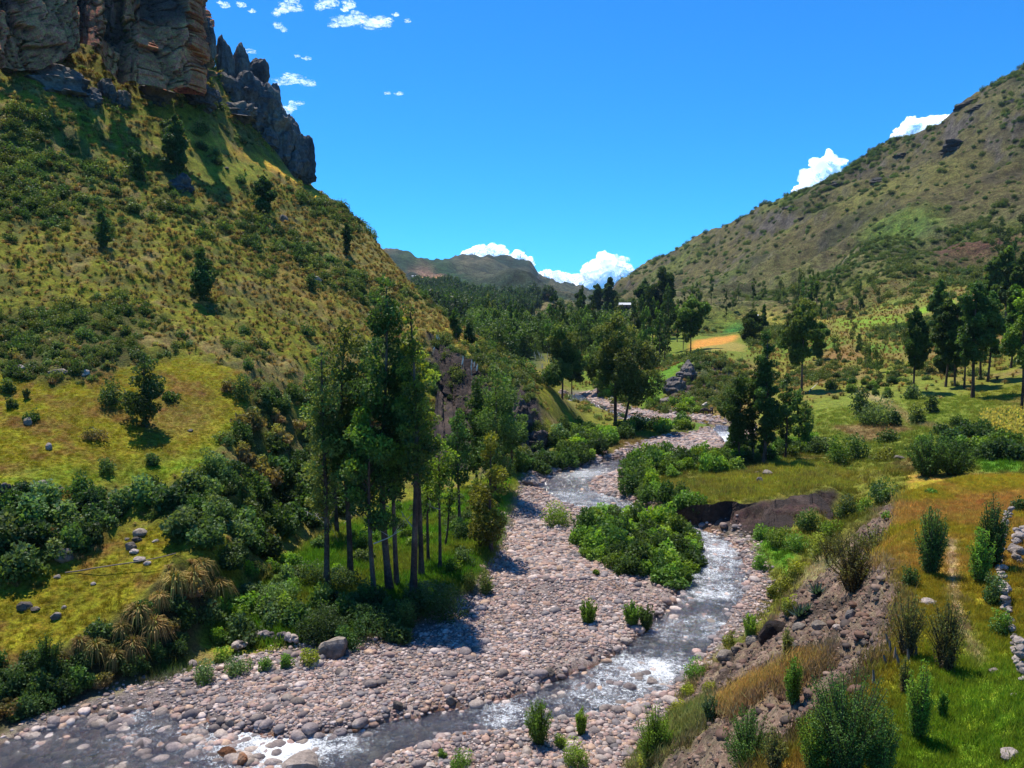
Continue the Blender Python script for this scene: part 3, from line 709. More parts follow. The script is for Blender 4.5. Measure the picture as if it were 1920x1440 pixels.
def mat_rock(name, c1, c2, c3, scale=1.0, bump=0.8, objvar=0.25):
    m, nt, out = mat_new(name)
    L = nt.links.new
    geo = node(nt, 'ShaderNodeNewGeometry')
    n1 = node(nt, 'ShaderNodeTexNoise', i2=0.35 * scale, i3=6.0, i4=0.65); L(geo.outputs[0], n1.inputs[0])
    n2 = node(nt, 'ShaderNodeTexNoise', i2=3.5 * scale, i3=7.0, i4=0.75); L(geo.outputs[0], n2.inputs[0])
    cr = node(nt, 'ShaderNodeValToRGB')
    e = cr.color_ramp.elements
    e[0].position = 0.40; e[0].color = (*c1, 1); e[1].position = 0.60; e[1].color = (*c3, 1)
    k = e.new(0.5); k.color = (*c2, 1)
    L(n1.outputs[0], cr.inputs[0])
    r = node(nt, 'ShaderNodeMapRange', i1=0.3, i2=0.7, i3=0.55, i4=1.4); L(n2.outputs[0], r.inputs[0])
    mx = node(nt, 'ShaderNodeMix', data_type='RGBA', blend_type='MULTIPLY', i0=1.0); L(cr.outputs[0], mx.inputs[6]); L(r.outputs[0], mx.inputs[7])
    oi = node(nt, 'ShaderNodeObjectInfo'); ro = node(nt, 'ShaderNodeMapRange', i3=1 - objvar, i4=1 + objvar); L(oi.outputs['Random'], ro.inputs[0])
    hs = node(nt, 'ShaderNodeHueSaturation'); L(mx.outputs[2], hs.inputs[4]); L(ro.outputs[0], hs.inputs[2])
    p = node(nt, 'ShaderNodeBsdfPrincipled'); p.inputs['Roughness'].default_value = 0.85; p.inputs['Specular IOR Level'].default_value = 0.25
    L(hs.outputs[0], p.inputs['Base Color'])
    b = node(nt, 'ShaderNodeBump'); b.inputs['Strength'].default_value = bump; b.inputs['Distance'].default_value = 0.2 / scale
    L(n2.outputs[0], b.inputs['Height']); L(b.outputs[0], p.inputs['Normal'])
    L(p.outputs[0], out.inputs[0])
    return m
M['leaf'] = mat_leaf('foliage')
M['blade'] = mat_leaf('grass_blades', trans=0.4, rough=0.7)
M['tuft'] = mat_inst('grass_tufts', trans=0.5, scale=3.0, var=0.35)
M['stone'] = mat_inst('river_stone', rough=0.75, bump=0.5, scale=6.0, var=0.3)
M['cobble'] = mat_rock('cobble_stone', (.15, .125, .125), (.24, .195, .18), (.34, .28, .24), 2.0, 0.5, 0.45)
M['boulder'] = mat_rock('grey_boulder', (.085, .070, .060), (.165, .138, .115), (.28, .235, .195), 1.5)
M['pale'] = mat_rock('pale_boulder', (.24, .20, .175), (.34, .28, .245), (.44, .37, .325), 1.2)
M['brown'] = mat_rock('brown_boulder', (.13, .05, .02), (.22, .09, .04), (.30, .17, .10), 1.5)
M['cliff'] = mat_rock('cliff_rock', (.085, .075, .078), (.20, .14, .115), (.52, .26, .16), 0.24, 1.0, 0.15)
M['crag'] = mat_rock('crag_rock', (.06, .06, .072), (.12, .112, .118), (.21, .175, .15), 0.5, 0.9, 0.2)
M['mountain_rock'] = mat_rock('mountain_rock', (.035, .034, .032), (.06, .055, .048), (.10, .082, .065), 0.15, 0.9, 0.2)
M['dark_shaded_earth'] = mat_rock('dark_shaded_earth', (.020, .014, .012), (.038, .026, .022), (.075, .050, .040), 0.8, 0.9, 0.1)  # earth colour deepened to hold the shade on scarps and cut banks
M['bank_earth'] = mat_rock('bank_earth', (.03, .02, .018), (.065, .04, .035), (.13, .075, .065), 0.9, 0.9, 0.1)
M['scar_earth'] = mat_rock('scar_earth', (.022, .016, .014), (.045, .032, .028), (.15, .12, .105), 0.3, 0.9, 0.1)
M['pink_earth'] = mat_rock('pink_earth', (.12, .085, .068), (.23, .165, .13), (.34, .25, .20), 1.5, 0.9, 0.1)
M['bark'] = mat_rock('bark', (.055, .035, .026), (.10, .066, .048), (.16, .115, .085), 1.5, 0.5)
M['pale_bark'] = mat_rock('pale_bark', (.30, .26, .22), (.38, .34, .29), (.46, .42, .37), 1.5, 0.4)

# ------------------------------------------------------------------ builders
def unit(a):
    return a / np.maximum(np.linalg.norm(a, axis=-1, keepdims=True), 1e-9)
def leaves(c, size, rs, droop=0.3, width=0.3, col=None):
    n = len(c)
    d = unit(rs.normal(size=(n, 3)) + np.array([0, 0, -droop]))
    s = unit(np.cross(d, rs.normal(size=(n, 3))))
    L = size * rs.uniform(0.7, 1.3, (n, 1))
    W = L * width
    V = np.stack([c - d * L / 2, c + s * W, c + d * L / 2, c - s * W], 1).reshape(-1, 3)
    F = np.arange(4 * n).reshape(n, 4)
    K = np.repeat(col, 4, 0)
    return V, F, K
def ball(n, rs, inner=0.35):
    d = unit(rs.normal(size=(n, 3)))
    r = (inner + (1 - inner) * rs.uniform(0, 1, (n, 1)) ** 0.45)
    return d * r
def tube(pts, rad, sides=7):
    pts = np.array(pts, float)
    n = len(pts)
    V, F = [], []
    for i in range(n):
        t = pts[min(i + 1, n - 1)] - pts[max(i - 1, 0)]
        t = t / max(np.linalg.norm(t), 1e-9)
        a = np.cross(t, [0.3, 0.9, 0.1]); a /= np.linalg.norm(a); b = np.cross(t, a)
        for k in range(sides):
            g = 2 * math.pi * k / sides
            V.append(pts[i] + rad[i] * (math.cos(g) * a + math.sin(g) * b))
    for i in range(n - 1):
        for k in range(sides):
            F.append((i * sides + k, i * sides + (k + 1) % sides, (i + 1) * sides + (k + 1) % sides, (i + 1) * sides + k))
    return np.array(V), np.array(F)
def join(parts):
    V, F, o = [], [], 0
    for v, f in parts:
        V.append(v); F.append(f + o); o += len(v)
    return np.concatenate(V), np.concatenate(F)

_GB = 2.05
GREENS = {'dark': C(.030, .058, .016), 'mid': C(.052, .090, .020), 'bright': C(.095, .165, .018), 'yellow': C(.17, .185, .018), 'grey': C(.070, .098, .038),
          'blue': C(.062, .105, .052), 'deep': C(.028, .052, .018), 'brown': C(.13, .085, .04), 'tan': C(.36, .25, .085), 'rust': C(.25, .10, .03), 'olive': C(.09, .10, .025), 'lime': C(.13, .21, .018)}
GREENS = {k: v * (_GB if k not in ('tan', 'rust') else 1.15) for k, v in GREENS.items()}
def tinted(n, base, rs, spread=0.25):
    return base[None, :] * (1 + rs.normal(size=(n, 1)) * spread).clip(0.35, 2.0) * (1 + rs.normal(size=(n, 3)) * 0.05)
def crown_mesh(name, clumps, per_m3, size, rs, base, tip, droop=0.35, width=0.3, maxn=9000):
    """leaf faces gathered in clumps (centre, radii); higher leaves take the tip colour: new growth plus painted sunlit tops"""
    Vs, Fs, Ks, o = [], [], [], 0
    zs = [c[0][2] for c in clumps]; z0, z1 = min(zs), max(zs)
    vol = sum(c[1][0] * c[1][1] * c[1][2] * 4 for c in clumps)
    tot = min(maxn, per_m3 * vol)
    for cc, rr in clumps:
        n = max(14, int(tot * rr[0] * rr[1] * rr[2] * 4 / vol))
        p = ball(n, rs) * np.array(rr)
        p += 0.22 * np.array(rr) * np.stack([vnoise(p[:, 0] * 2 + cc[0], p[:, 1] * 2, p[:, 2] * 2, seed=k) for k in range(3)], 1)
        up = np.clip(0.5 + p[:, 2] / (2 * rr[2]), 0, 1)[:, None]
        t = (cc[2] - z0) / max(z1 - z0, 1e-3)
        mixv = np.clip(up * 0.75 + 0.65 * t * rs.uniform(0.2, 1.3) - 0.3, 0, 1)  # leaves higher in clump and crown lightened as if sunlit
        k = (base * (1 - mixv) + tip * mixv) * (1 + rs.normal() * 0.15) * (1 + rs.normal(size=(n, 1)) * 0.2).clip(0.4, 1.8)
        V, F, K = leaves(p + np.array(cc), size, rs, droop, width, k)
        Vs.append(V); Fs.append(F + o); Ks.append(K); o += len(V)
    return mesh_from(name, np.concatenate(Vs), np.concatenate(Fs), M['leaf'], False, np.concatenate(Ks).clip(0.003, 0.9))
def tree_meshes(h, crown0, rad, rs, base='dark', tip='mid', leaf=0.3, shape='tall', dens=1.0, lean=(0, 0), fork=False, trunk_r=None, n_cl=None, maxn=9000, droop=0.5):
    """trunk mesh (tapered, with limbs reaching the leaf clumps) and crown mesh; origin at the foot"""
    tr = trunk_r or (0.012 * h + 0.05)
    bend = rs.normal(size=(2, 2)) * 0.012 * h
    def axis(t):
        return np.array([lean[0] * t * h + bend[0, 0] * math.sin(3.1 * t) + bend[1, 0] * math.sin(6 * t) * .5, lean[1] * t * h + bend[0, 1] * math.sin(3.1 * t), t * h * 0.96 - 0.3 * (t == 0)])
    ts = np.linspace(0, 1, 12)
    parts = [tube([axis(t) for t in ts], [tr * (1.35 if i == 0 else 1) * (1 - 0.86 * t) for i, t in enumerate(ts)])]
    clumps = []
    n = n_cl or max(12, int(17 * (h * (1 - crown0)) / (rad * 2.4)))
    for i in range(n):
        t = crown0 + (1 - crown0) * ((i + rs.uniform(0, 1)) / n)
        q = (t - crown0) / (1 - crown0)
        if shape == 'tall':
            R = rad * (0.45 + 1.0 * math.sin(math.pi * min(1, 0.12 + 0.86 * q)) ** 0.8) * 0.72
        elif shape == 'cone':
            R = rad * (1.05 - 0.9 * q)
        elif shape == 'flame':
            R = rad * min(1, 0.6 + q * 1.3) * (1.0 if q < 0.55 else 1 - (q - 0.55) * 1.6)
        else:
            R = rad * math.sqrt(max(0.05, 1 - (q * 1.5 - 0.62) ** 2))
        R *= rs.uniform(0.7, 1.2)
        g = rs.uniform(0, 2 * math.pi)
        off = R * rs.uniform(0.2, 0.95)
        a = axis(max(0, t - 0.5 * R / h)); 
        c = axis(t) + np.array([math.cos(g) * off, math.sin(g) * off, rs.uniform(-.02, .03) * h])
        rr = R * rs.uniform(0.26, 0.5) + 0.08 * rad
        clumps.append((c, (rr, rr, rr * rs.uniform(0.7, 1.15))))
        mid = (a + c) / 2 + np.array([0, 0, 0.05 * h * 0.3])
        parts.append(tube([a, mid, c], [tr * (1 - t * 0.8) * 0.42, tr * 0.22 * (1.1 - t), tr * 0.06], 5))
    clumps.append((axis(1.0), (rad * .28, rad * .28, rad * .4)))
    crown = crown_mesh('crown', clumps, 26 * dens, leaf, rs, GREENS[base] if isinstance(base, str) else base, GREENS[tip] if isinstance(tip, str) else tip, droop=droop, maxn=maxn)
    V, F = join(parts)
    return mesh_from('trunk', V, F, M['bark'], True), crown
def bush_mesh(name, w, h, rs, base='mid', tip='bright', leaf=0.16, n=900, lumps=6, width=0.32):
    clumps = []
    for i in range(lumps):
        g, q = rs.uniform(0, 2 * math.pi), rs.uniform(0, 1) ** 0.6
        r = w / 2 * rs.uniform(0.32, 0.55)
        hh = h * rs.uniform(0.55, 1.0) * (1 - 0.35 * q)
        clumps.append((np.array([math.cos(g) * q * (w / 2 - r), math.sin(g) * q * (w / 2 - r), hh - r * .8]), (r, r, min(r, hh * .55))))
        clumps.append((np.array([math.cos(g) * q * (w / 2 - r), math.sin(g) * q * (w / 2 - r), hh * 0.3]), (r * 1.05, r * 1.05, hh * .38)))
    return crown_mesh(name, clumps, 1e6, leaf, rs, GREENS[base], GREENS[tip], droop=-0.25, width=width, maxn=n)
def broom_mesh(name, w, h, rs, base='dark', tip='mid', n_stems=26, leaf=0.07, per=34, leafy=1.0):
    """upright stems that fan out, lined with small leaves"""
    C0, K0, parts = [], [], []
    for i in range(n_stems):
        g, q = rs.uniform(0, 2 * math.pi), rs.uniform(0.0, 1) ** 0.7
        L_ = h * rs.uniform(0.55, 1.0) * (1 - 0.3 * q * q)
        a = np.array([math.cos(g) * q * w * .12, math.sin(g) * q * w * .12, -0.05])
        e = np.array([math.cos(g) * q * w * .5, math.sin(g) * q * w * .5, L_])
        m_ = a * 0.45 + e * 0.55 + np.array([-math.cos(g) * q * w * .09, -math.sin(g) * q * w * .09, 0])
        parts.append(tube([a, m_, e], [0.012 * h, 0.007 * h, 0.002 * h], 4))
        k = max(4, int(per * leafy))
        t = rs.uniform(0.12, 1.02, (k, 1))
        pt = (1 - t) ** 2 * a + 2 * t * (1 - t) * m_ + t * t * e
        C0.append(pt + rs.normal(size=(k, 3)) * (0.035 * h * (1.15 - 0.6 * t)))
        bb, tt_ = GREENS[base], GREENS[tip]
        K0.append((bb * (1 - t) + tt_ * t) * (1 + rs.normal() * .15) * (1 + rs.normal(size=(k, 1)) * .2).clip(.4, 1.8))
    if leafy >= 1:
        q_ = ball(n_stems * 22, rs) * np.array([.36 * w, .36 * w, .30 * h]) + np.array([0, 0, .30 * h])
        C0.append(q_); K0.append(tinted(len(q_), (GREENS[base] + GREENS[tip]) / 2, rs))
    c, kk = np.concatenate(C0), np.concatenate(K0)
    V, F, K = leaves(c, leaf, rs, -1.2, 0.28, kk)
    tv, tf = join(parts)
    K = np.concatenate([K, np.tile(C(.11, .085, .06), (len(tv), 1))])
    return mesh_from(name, np.concatenate([V, tv]), [F, tf + len(V)], M['leaf'], False, K.clip(.003, .9))
def tussock_mesh(name, r, h, rs, n=90, cols=('tan', 'olive'), spread=1.0):
    """a mound of long arching blades"""
    V, F, K = [], [], []
    for i in range(n):
        g = rs.uniform(0, 2 * math.pi); q = rs.uniform(0.15, 1) * spread
        dx, dy = math.cos(g), math.sin(g)
        hh = h * rs.uniform(0.6, 1.05); L_ = r * q
        p = [np.array([dx * L_ * a, dy * L_ * a, hh * b]) for a, b in ((0.08, -0.05), (0.38, 0.75), (0.75, 0.95 - 0.3 * q), (1.15, 0.55 - 0.6 * q))]
        s = np.array([-dy, dx, 0]) * rs.uniform(0.012, 0.028) * (r + h) * 0.5 * (1.8 if n < 60 else 1)
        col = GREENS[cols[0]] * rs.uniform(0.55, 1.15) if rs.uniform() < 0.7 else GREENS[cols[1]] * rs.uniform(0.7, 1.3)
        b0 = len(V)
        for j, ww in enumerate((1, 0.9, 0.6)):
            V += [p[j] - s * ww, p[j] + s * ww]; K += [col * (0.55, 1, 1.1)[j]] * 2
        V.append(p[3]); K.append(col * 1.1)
        F += [(b0, b0 + 1, b0 + 3, b0 + 2), (b0 + 2, b0 + 3, b0 + 5, b0 + 4), (b0 + 4, b0 + 5, b0 + 6, b0 + 6)]
    quad = np.array([f for f in F if f[2] != f[3]]); tri = np.array([f[:3] for f in F if f[2] == f[3]])
    return mesh_from(name, np.array(V), [quad, tri], M['blade'], False, np.array(K).clip(.003, .9))
def tuft_mesh(name, r, h, rs, n=34):
    V, F = [], []
    for i in range(n):
        x, y = rs.normal(size=2) * r * .5
        g = rs.uniform(0, 2 * math.pi); l = h * rs.uniform(.5, 1.1)
        s = np.array([math.cos(g), math.sin(g), 0]) * h * 0.07; lean = rs.normal(size=2) * h * .35
        b0 = len(V)
        V += [np.array([x, y, -0.02]) - s, np.array([x, y, -0.02]) + s, np.array([x + lean[0], y + lean[1], l])]
        F.append((b0, b0 + 1, b0 + 2))
    return mesh_from(name, np.array(V), np.array(F), M['tuft'], False)
_ico = {}
def ico(sub):
    if sub not in _ico:
        import bmesh
        bm = bmesh.new(); bmesh.ops.create_icosphere(bm, subdivisions=sub, radius=1.0)
        bm.verts.ensure_lookup_table()
        _ico[sub] = (np.array([v.co[:] for v in bm.verts]), np.array([[v.index for v in f.verts] for f in bm.faces]))
        bm.free()
    return _ico[sub]
def rock_mesh(name, mat, rs, sub=3, dims=(1, 1, 1), planes=14, rough=0.06, rnd=0.25, strata=0.0, smooth=False):
    """blocky stone: a sphere cut by random planes, softened by rnd, roughened; optional horizontal bedding"""
    V, F = ico(sub)
    N = unit(rs.normal(size=(planes, 3))); dd = rs.uniform(0.68, 1.0, planes)
    dots = V @ N.T
    r = np.where(dots > 0.05, dd / np.maximum(dots, 0.05), 9).min(1)
    r = np.minimum(r, 1.25) * (1 - rnd) + rnd * 0.95
    o = rs.uniform(0, 50)
    r = r * (1 + rough * fbm(V[:, 0] * 2.5 + o, V[:, 1] * 2.5, V[:, 2] * 2.5, octaves=3, seed=3))
    P = V * r[:, None]
    if strata:
        lay = np.floor(P[:, 2] * 6 + 0.6 * vnoise(P[:, 0] * 1.5 + o, P[:, 1] * 1.5, seed=4))
        k = 1 + strata * (_hash(lay, lay * 0, lay * 0, 5) - 0.5)
        P[:, 0] *= k; P[:, 1] *= k
        w1_, w2_, wi = worley(P[:, 0] * 2.2 + o, P[:, 1] * 2.2, P[:, 2] * 1.3, seed=6)
        P *= (1 + strata * 0.9 * (wi - 0.5) - 0.10 * (1 - smooth01(0, 0.12, w2_ - w1_)))[:, None]
    P = P * np.array(dims)
    return mesh_from(name, P, F, M[mat], smooth)

def scatter(mask, n, seed, y0=0, y1=1e9, th=0.66, power=2.0):
    """n ground points spread over mask (area-true with power 2)"""
    rs = np.random.default_rng(seed)
    w = mask[:-1, :-1] * RR[:-1] ** power * np.diff(_lr)[:, None] * ((GY[:-1, :-1] > y0) & (GY[:-1, :-1] < y1) & (np.abs(GTH[:-1, :-1]) < th))
    c = np.cumsum(w.ravel()); k = np.searchsorted(c, rs.uniform(0, c[-1], n))
    i, j = np.divmod(k, NT - 1)
    l = _lr[i] + rs.uniform(0, 1, n) * (_lr[i + 1] - _lr[i]); t = TH[j] + rs.uniform(0, 1, n) * (TH[1] - TH[0])
    x, y = np.exp(l) * np.sin(t), np.exp(l) * np.cos(t)
    return np.stack([x, y, height(x, y)], 1)
_ng = {}
def instances(name, P, S, meshes, tint=None, rot=None, idx=None, label=None, cat=None, seed=1):
    """one object of many scattered pieces (uncountable cover)"""
    rs = np.random.default_rng(seed)
    n = len(P)
    me = bpy.data.meshes.new(name)
    me.vertices.add(n); me.vertices.foreach_set('co', np.asarray(P, np.float32).ravel())
    S = np.broadcast_to(np.asarray(S, np.float32).reshape(n, -1), (n, 3))
    rot = np.stack([rs.normal(size=n) * .08, rs.normal(size=n) * .08, rs.uniform(0, 6.283, n)], 1) if rot is None else rot
    idx = rs.integers(0, len(meshes), n) if idx is None else idx
    for nm, tp, val in (('scl', 'FLOAT_VECTOR', S), ('rot', 'FLOAT_VECTOR', rot)):
        at = me.attributes.new(nm, tp, 'POINT'); at.data.foreach_set('vector', np.asarray(val, np.float32).ravel())
    at = me.attributes.new('idx', 'INT', 'POINT'); at.data.foreach_set('value', np.asarray(idx, np.int32))
    if tint is not None:
        at = me.attributes.new('tint', 'FLOAT_COLOR', 'POINT')
        c = np.ones((n, 4), np.float32); c[:, :3] = np.asarray(tint).clip(0.003, .9)
        at.data.foreach_set('color', c.ravel())
    src = bpy.data.collections.new(name + '_kinds')
    for i, m_ in enumerate(meshes):
        o_ = bpy.data.objects.new('%s_kind_%03d' % (name, i), m_)
        src.objects.link(o_)
    ng = bpy.data.node_groups.new(name + '_scatter', 'GeometryNodeTree')
    ng.interface.new_socket('Geometry', in_out='INPUT', socket_type='NodeSocketGeometry')
    ng.interface.new_socket('Geometry', in_out='OUTPUT', socket_type='NodeSocketGeometry')
    gi, go = ng.nodes.new('NodeGroupInput'), ng.nodes.new('NodeGroupOutput')
    ip = ng.nodes.new('GeometryNodeInstanceOnPoints'); ci = ng.nodes.new('GeometryNodeCollectionInfo')
    ci.inputs[0].default_value = src; ci.inputs[1].default_value = True; ci.inputs[2].default_value = True
    ip.inputs['Pick Instance'].default_value = True
    def named(nm, tp):
        a = ng.nodes.new('GeometryNodeInputNamedAttribute'); a.data_type = tp; a.inputs[0].default_value = nm
        return a.outputs[0]
    ln = ng.links.new
    ln(gi.outputs[0], ip.inputs['Points']); ln(ci.outputs[0], ip.inputs['Instance'])
    ln(named('idx', 'INT'), ip.inputs['Instance Index']); ln(named('scl', 'FLOAT_VECTOR'), ip.inputs['Scale'])
    er = ng.nodes.new('FunctionNodeEulerToRotation'); ln(named('rot', 'FLOAT_VECTOR'), er.inputs[0]); ln(er.outputs[0], ip.inputs['Rotation'])
    ln(ip.outputs[0], go.inputs[0])
    o = link(name, me)
    md = o.modifiers.new('scatter', 'NODES'); md.node_group = ng
    return tag(o, label, cat, None, 'stuff')
def colour_at(P):
    return np.stack([height(P[:, 0], P[:, 1], A[..., k]) for k in range(3)], 1)
# ------------------------------------------------------------------ cliffs
def wall_of_rock(name, base, top, ns, nt_, depth, seed, mat='cliff', jag=0.0, fq=1.0, taper=0.0):
    """a standing face lofted between a foot line and a head line, broken into buttresses, beds and blocks"""
    base, top = np.array(base), np.array(top)
    def along(line, n):
        d = np.concatenate([[0], np.cumsum(np.linalg.norm(np.diff(line, axis=0), axis=1))]); s = np.linspace(0, d[-1], n)
        return np.stack([np.interp(s, d, line[:, k]) for k in range(3)], 1)
    b, t = along(base, ns), along(top, ns)
    q = np.linspace(0, 1, nt_)[:, None, None]
    if taper:
        f_ = (smooth01(0, taper, np.linspace(0, 1, ns)) * smooth01(0, taper, np.linspace(1, 0, ns)))[None, :, None]; q = q * (.02 + .98 * f_)
    P = b[None] * (1 - q) + t[None] * q
    tang = np.gradient(b, axis=0); nrm = unit(np.stack([tang[:, 1], -tang[:, 0], np.zeros(ns)], 1))
    s = np.arange(ns)[None, :] * (np.linalg.norm(np.diff(b, axis=0), axis=1).sum() / ns) + P[..., 0] * 0
    z = P[..., 2]
    s_true, z_true = s, z; s, z = s * fq, z * fq
    but = np.abs(fbm(s * 0.085 + seed, z * 0.012, octaves=3, seed=seed)) * 2
    d = depth * (0.9 * but + 0.35 * fbm(s * 0.22, z * 0.05, octaves=3, seed=seed + 1))
    wob_ = 0.5 * fbm(s * .4, z * .4, octaves=3, seed=2)
    w1_, w2_, wi = worley(s * 0.26 + wob_, z * 0.085, seed=seed + 2)
    d += depth * 0.38 * (wi - 0.5) * smooth01(0, 0.06, w2_ - w1_) - depth * .16 * (1 - smooth01(0, 0.07, w2_ - w1_))
    w1b, w2b, wib = worley(s * 0.80 + wob_, z * 0.28, seed=seed + 3)
    crack = 1 - smooth01(0, 0.10, w2b - w1b)
    d += depth * 0.13 * (wib - 0.5) - depth * 0.08 * crack
    w1c, w2c, wic = worley(s * 1.5 + wob_, z * 1.2, seed=seed + 4)
    d += depth * 0.045 * (wic - 0.5)
    bed = np.floor(z * 0.45 + vnoise(s * 0.05, z * 0.02, seed=8) * 1.5)
    d += depth * 0.035 * (_hash(bed, np.floor(s * .04), bed * 0, 3) - .5)
    P = P + nrm[None] * d[..., None]
    edge = np.minimum(np.linspace(0, 1, nt_), np.linspace(1, 0, nt_))[:, None]
    P[..., 2] += 0.09 * depth * fbm(s * .3, z * .3, octaves=3, seed=seed + 5) + jag * depth * fbm(s * .12, s * 0, octaves=4, seed=seed + 6) * np.linspace(-.6, 1, nt_)[:, None]
    i = np.arange(ns * nt_).reshape(nt_, ns)
    F = np.stack([i[:-1, :-1], i[:-1, 1:], i[1:, 1:], i[1:, :-1]], -1).reshape(-1, 4)
    col = None
    if mat == 'cliff_face':
        red = smooth01(-.28, .22, fbm(s * .07, z * .05, octaves=4, seed=seed + 7) + .5 * (wi - .5) + .25 * (but - .4))
        col = mixc(C(.105, .062, .052), C(.60, .23, .11), red) * (.75 + .5 * wib)[..., None]
        col = mixc(col, C(.03, .026, .027), crack * .7 + (1 - smooth01(0, .05, w2_ - w1_)) * .6)
        gz = np.gradient(P, axis=0); led = smooth01(2.4, 3.8, np.hypot(gz[..., 0], gz[..., 1]) / np.maximum(np.abs(gz[..., 2]), .05)) * (fbm(s * .1, z * .1, octaves=2, seed=9) > -.1)
        col = mixc(col, C(.12, .13, .03), led * .8).reshape(-1, 3)
    return mesh_from(name, P.reshape(-1, 3), F, M[mat], False, col)
def dp(*pts): return [at_depth(*p) for p in pts]
me = wall_of_rock('cliff', dp((-600, 60, 108), (-300, 90, 118), (-60, 135, 132), (60, 135, 138), (120, 66, 144), (190, 135, 148), (250, 180, 151), (295, 180, 156), (312, 160, 164), (335, 105, 175), (340, 90, 196), (315, 60, 230)),
                  dp((-600, -70, 118), (-300, -50, 126), (-60, -30, 139), (60, -28, 143), (120, -26, 147), (190, -24, 152), (260, -26, 155), (290, -24, 160), (304, -22, 166), (310, -20, 179), (314, -16, 196), (280, -16, 235)), 520, 190, 7.0, 11, 'cliff_face')
cl = link('cliff', me)
tag(cl, 'tall dark and reddish rock cliff face above the green hillside', 'cliff')
rs = np.random.default_rng(5)
def crag(u, v, y, w, h, label, name='crag', mat='crag', cat='rock outcrop', group=None, dp_=1.0, tilt=0.0, strata=0.35, sub=4, snap=False, squash=1.0):
    """a rock mass seen at u, v (centre of its foot), w by h pixels, y metres away"""
    if snap:
        q_ = hit(u, v - h * .35)
        x, yy, y = q_.x, q_.y, q_.y; k = y / FPX; z = q_.z - h * k * .42
    else:
        x, yy, z = at_depth(u, v, y)
    k = y / FPX
    me_ = rock_mesh(name, mat, rs, sub, (w * k * .5, w * k * .5 * dp_, h * k * .62 * squash), planes=12, rough=.12, rnd=.25, strata=strata)
    o = link(name, me_, None, (x, yy, z + h * k * .42 * (-.1 if squash < 1 else 1)), (0, tilt, rs.uniform(0, .6)))
    return tag(o, label, cat, group)
G_P = 'rock pinnacles on the ridge'
crag(388, 142, 182, 32, 92, 'broad rock shoulder between the big cliff and the pinnacles', 'rock_pinnacle', group=G_P, strata=.14)
crag(421, 150, 186, 34, 78, 'tallest and widest rock pinnacle beside the cliff', 'rock_pinnacle', group=G_P, strata=.14)
crag(453, 152, 189, 28, 66, 'slender middle rock pinnacle on the ridge', 'rock_pinnacle', group=G_P, strata=.14)
crag(484, 166, 192, 38, 56, 'squat rounded rock pinnacle at the ridge end', 'rock_pinnacle', group=G_P, strata=.14)
ridge = [(425, 195, 184, 60, 50), (470, 205, 186, 60, 60), (500, 225, 188, 48, 62), (515, 205, 191, 22, 42), (482, 245, 186, 50, 60), (520, 262, 190, 60, 62), (545, 282, 192, 40, 58), (530, 300, 189, 44, 50), (562, 312, 194, 46, 62), (576, 340, 196, 34, 72), (548, 330, 191, 40, 44), (505, 280, 187, 40, 36)]
rl = ['grey rock mass under the pinnacles', 'blocky grey crag below the slender pinnacle', 'large crag on the skyline under the squat pinnacle', 'small upright rock tooth against the sky', 'crag with grassy top below the pinnacles', 'rounded dark crag jutting over the skyline',
      'dark crag on the skyline above the orange grass strip', 'broken crag just above the orange grass strip', 'bulky dark crag near the end of the rocky ridge', 'last sheer crag where the rocky ridge drops to grass', 'low crag behind the last sheer crag', 'small crag at the top of the orange grass strip']
for a, lb in zip(ridge, rl): crag(*a, lb, group='crags of the left ridge', strata=.18)
low = [(118, 178, 142, 90, 60, 'layered grey outcrop on the slope below the cliff'), (60, 120, 137, 130, 90, 'dark shaded rock wall at the foot of the cliff'), (170, 205, 143, 40, 40, 'narrow outcrop stepping down below the layered outcrop'), (290, 190, 152, 60, 50, 'dark rock step at the foot of the main cliff'),
       (232, 205, 147, 34, 36, 'small boulder outcrop under the main cliff'), (375, 200, 165, 60, 40, 'bedded outcrop right of the main cliff foot'), (402, 200, 172, 30, 34, 'square rock block beside the bedded outcrop'), (340, 368, 140, 42, 42, 'dark rock knob below the tall hillside shrubs'), (203, 195, 146, 30, 44, 'leaning rock slab on the slope under the cliff'), (450, 225, 178, 60, 30, 'low rock ledge on the grassy ridge')]
for a in low: crag(*a[:5], a[5], group='outcrops below the cliff', snap=a[0] not in (375, 402, 450))
# right mountain outcrops
for a in [(1556, 348, 695, 34, 24, 'dark rock knob on the mountain skyline beside the upper cloud'), (1535, 352, 700, 12, 10, 'tiny rock bump on the mountain skyline'), (1575, 345, 670, 36, 24, 'rock outcrop just below the mountain skyline knob'), (1652, 340, 600, 50, 26, 'oval dark rock outcrop on the mountain flank'), (1628, 345, 610, 16, 12, 'small round rock beside the oval mountain outcrop'),
          (1815, 195, 585, 44, 24, 'dark crag on the upper mountain skyline'), (1840, 200, 560, 40, 22, 'broken crag under the upper mountain skyline'), (1800, 270, 540, 60, 36, 'brown-grey scar high on the mountain face'), (1740, 320, 520, 50, 40, 'dark rock gully on the middle of the mountain'), (1480, 390, 700, 28, 14, 'flat dark outcrop low on the mountain skyline'),
          (1905, 200, 480, 50, 60, 'reddish cliff at the upper right of the mountain'), (1780, 285, 520, 30, 30, 'small crag between the mountain scar and gully'), (1510, 410, 640, 26, 14, 'faint rock rib on the lower mountain'), (1900, 130, 575, 40, 16, 'rocky crest of the mountain top'), (1690, 290, 590, 30, 14, 'thin rock band on the mountain below the large cloud')]:
    crag(a[0], a[1], a[2], a[3], a[4], a[5], 'mountain_outcrop', group='outcrops on the right mountain', strata=.35, sub=3, snap=True, mat='mountain_rock', squash=.55)
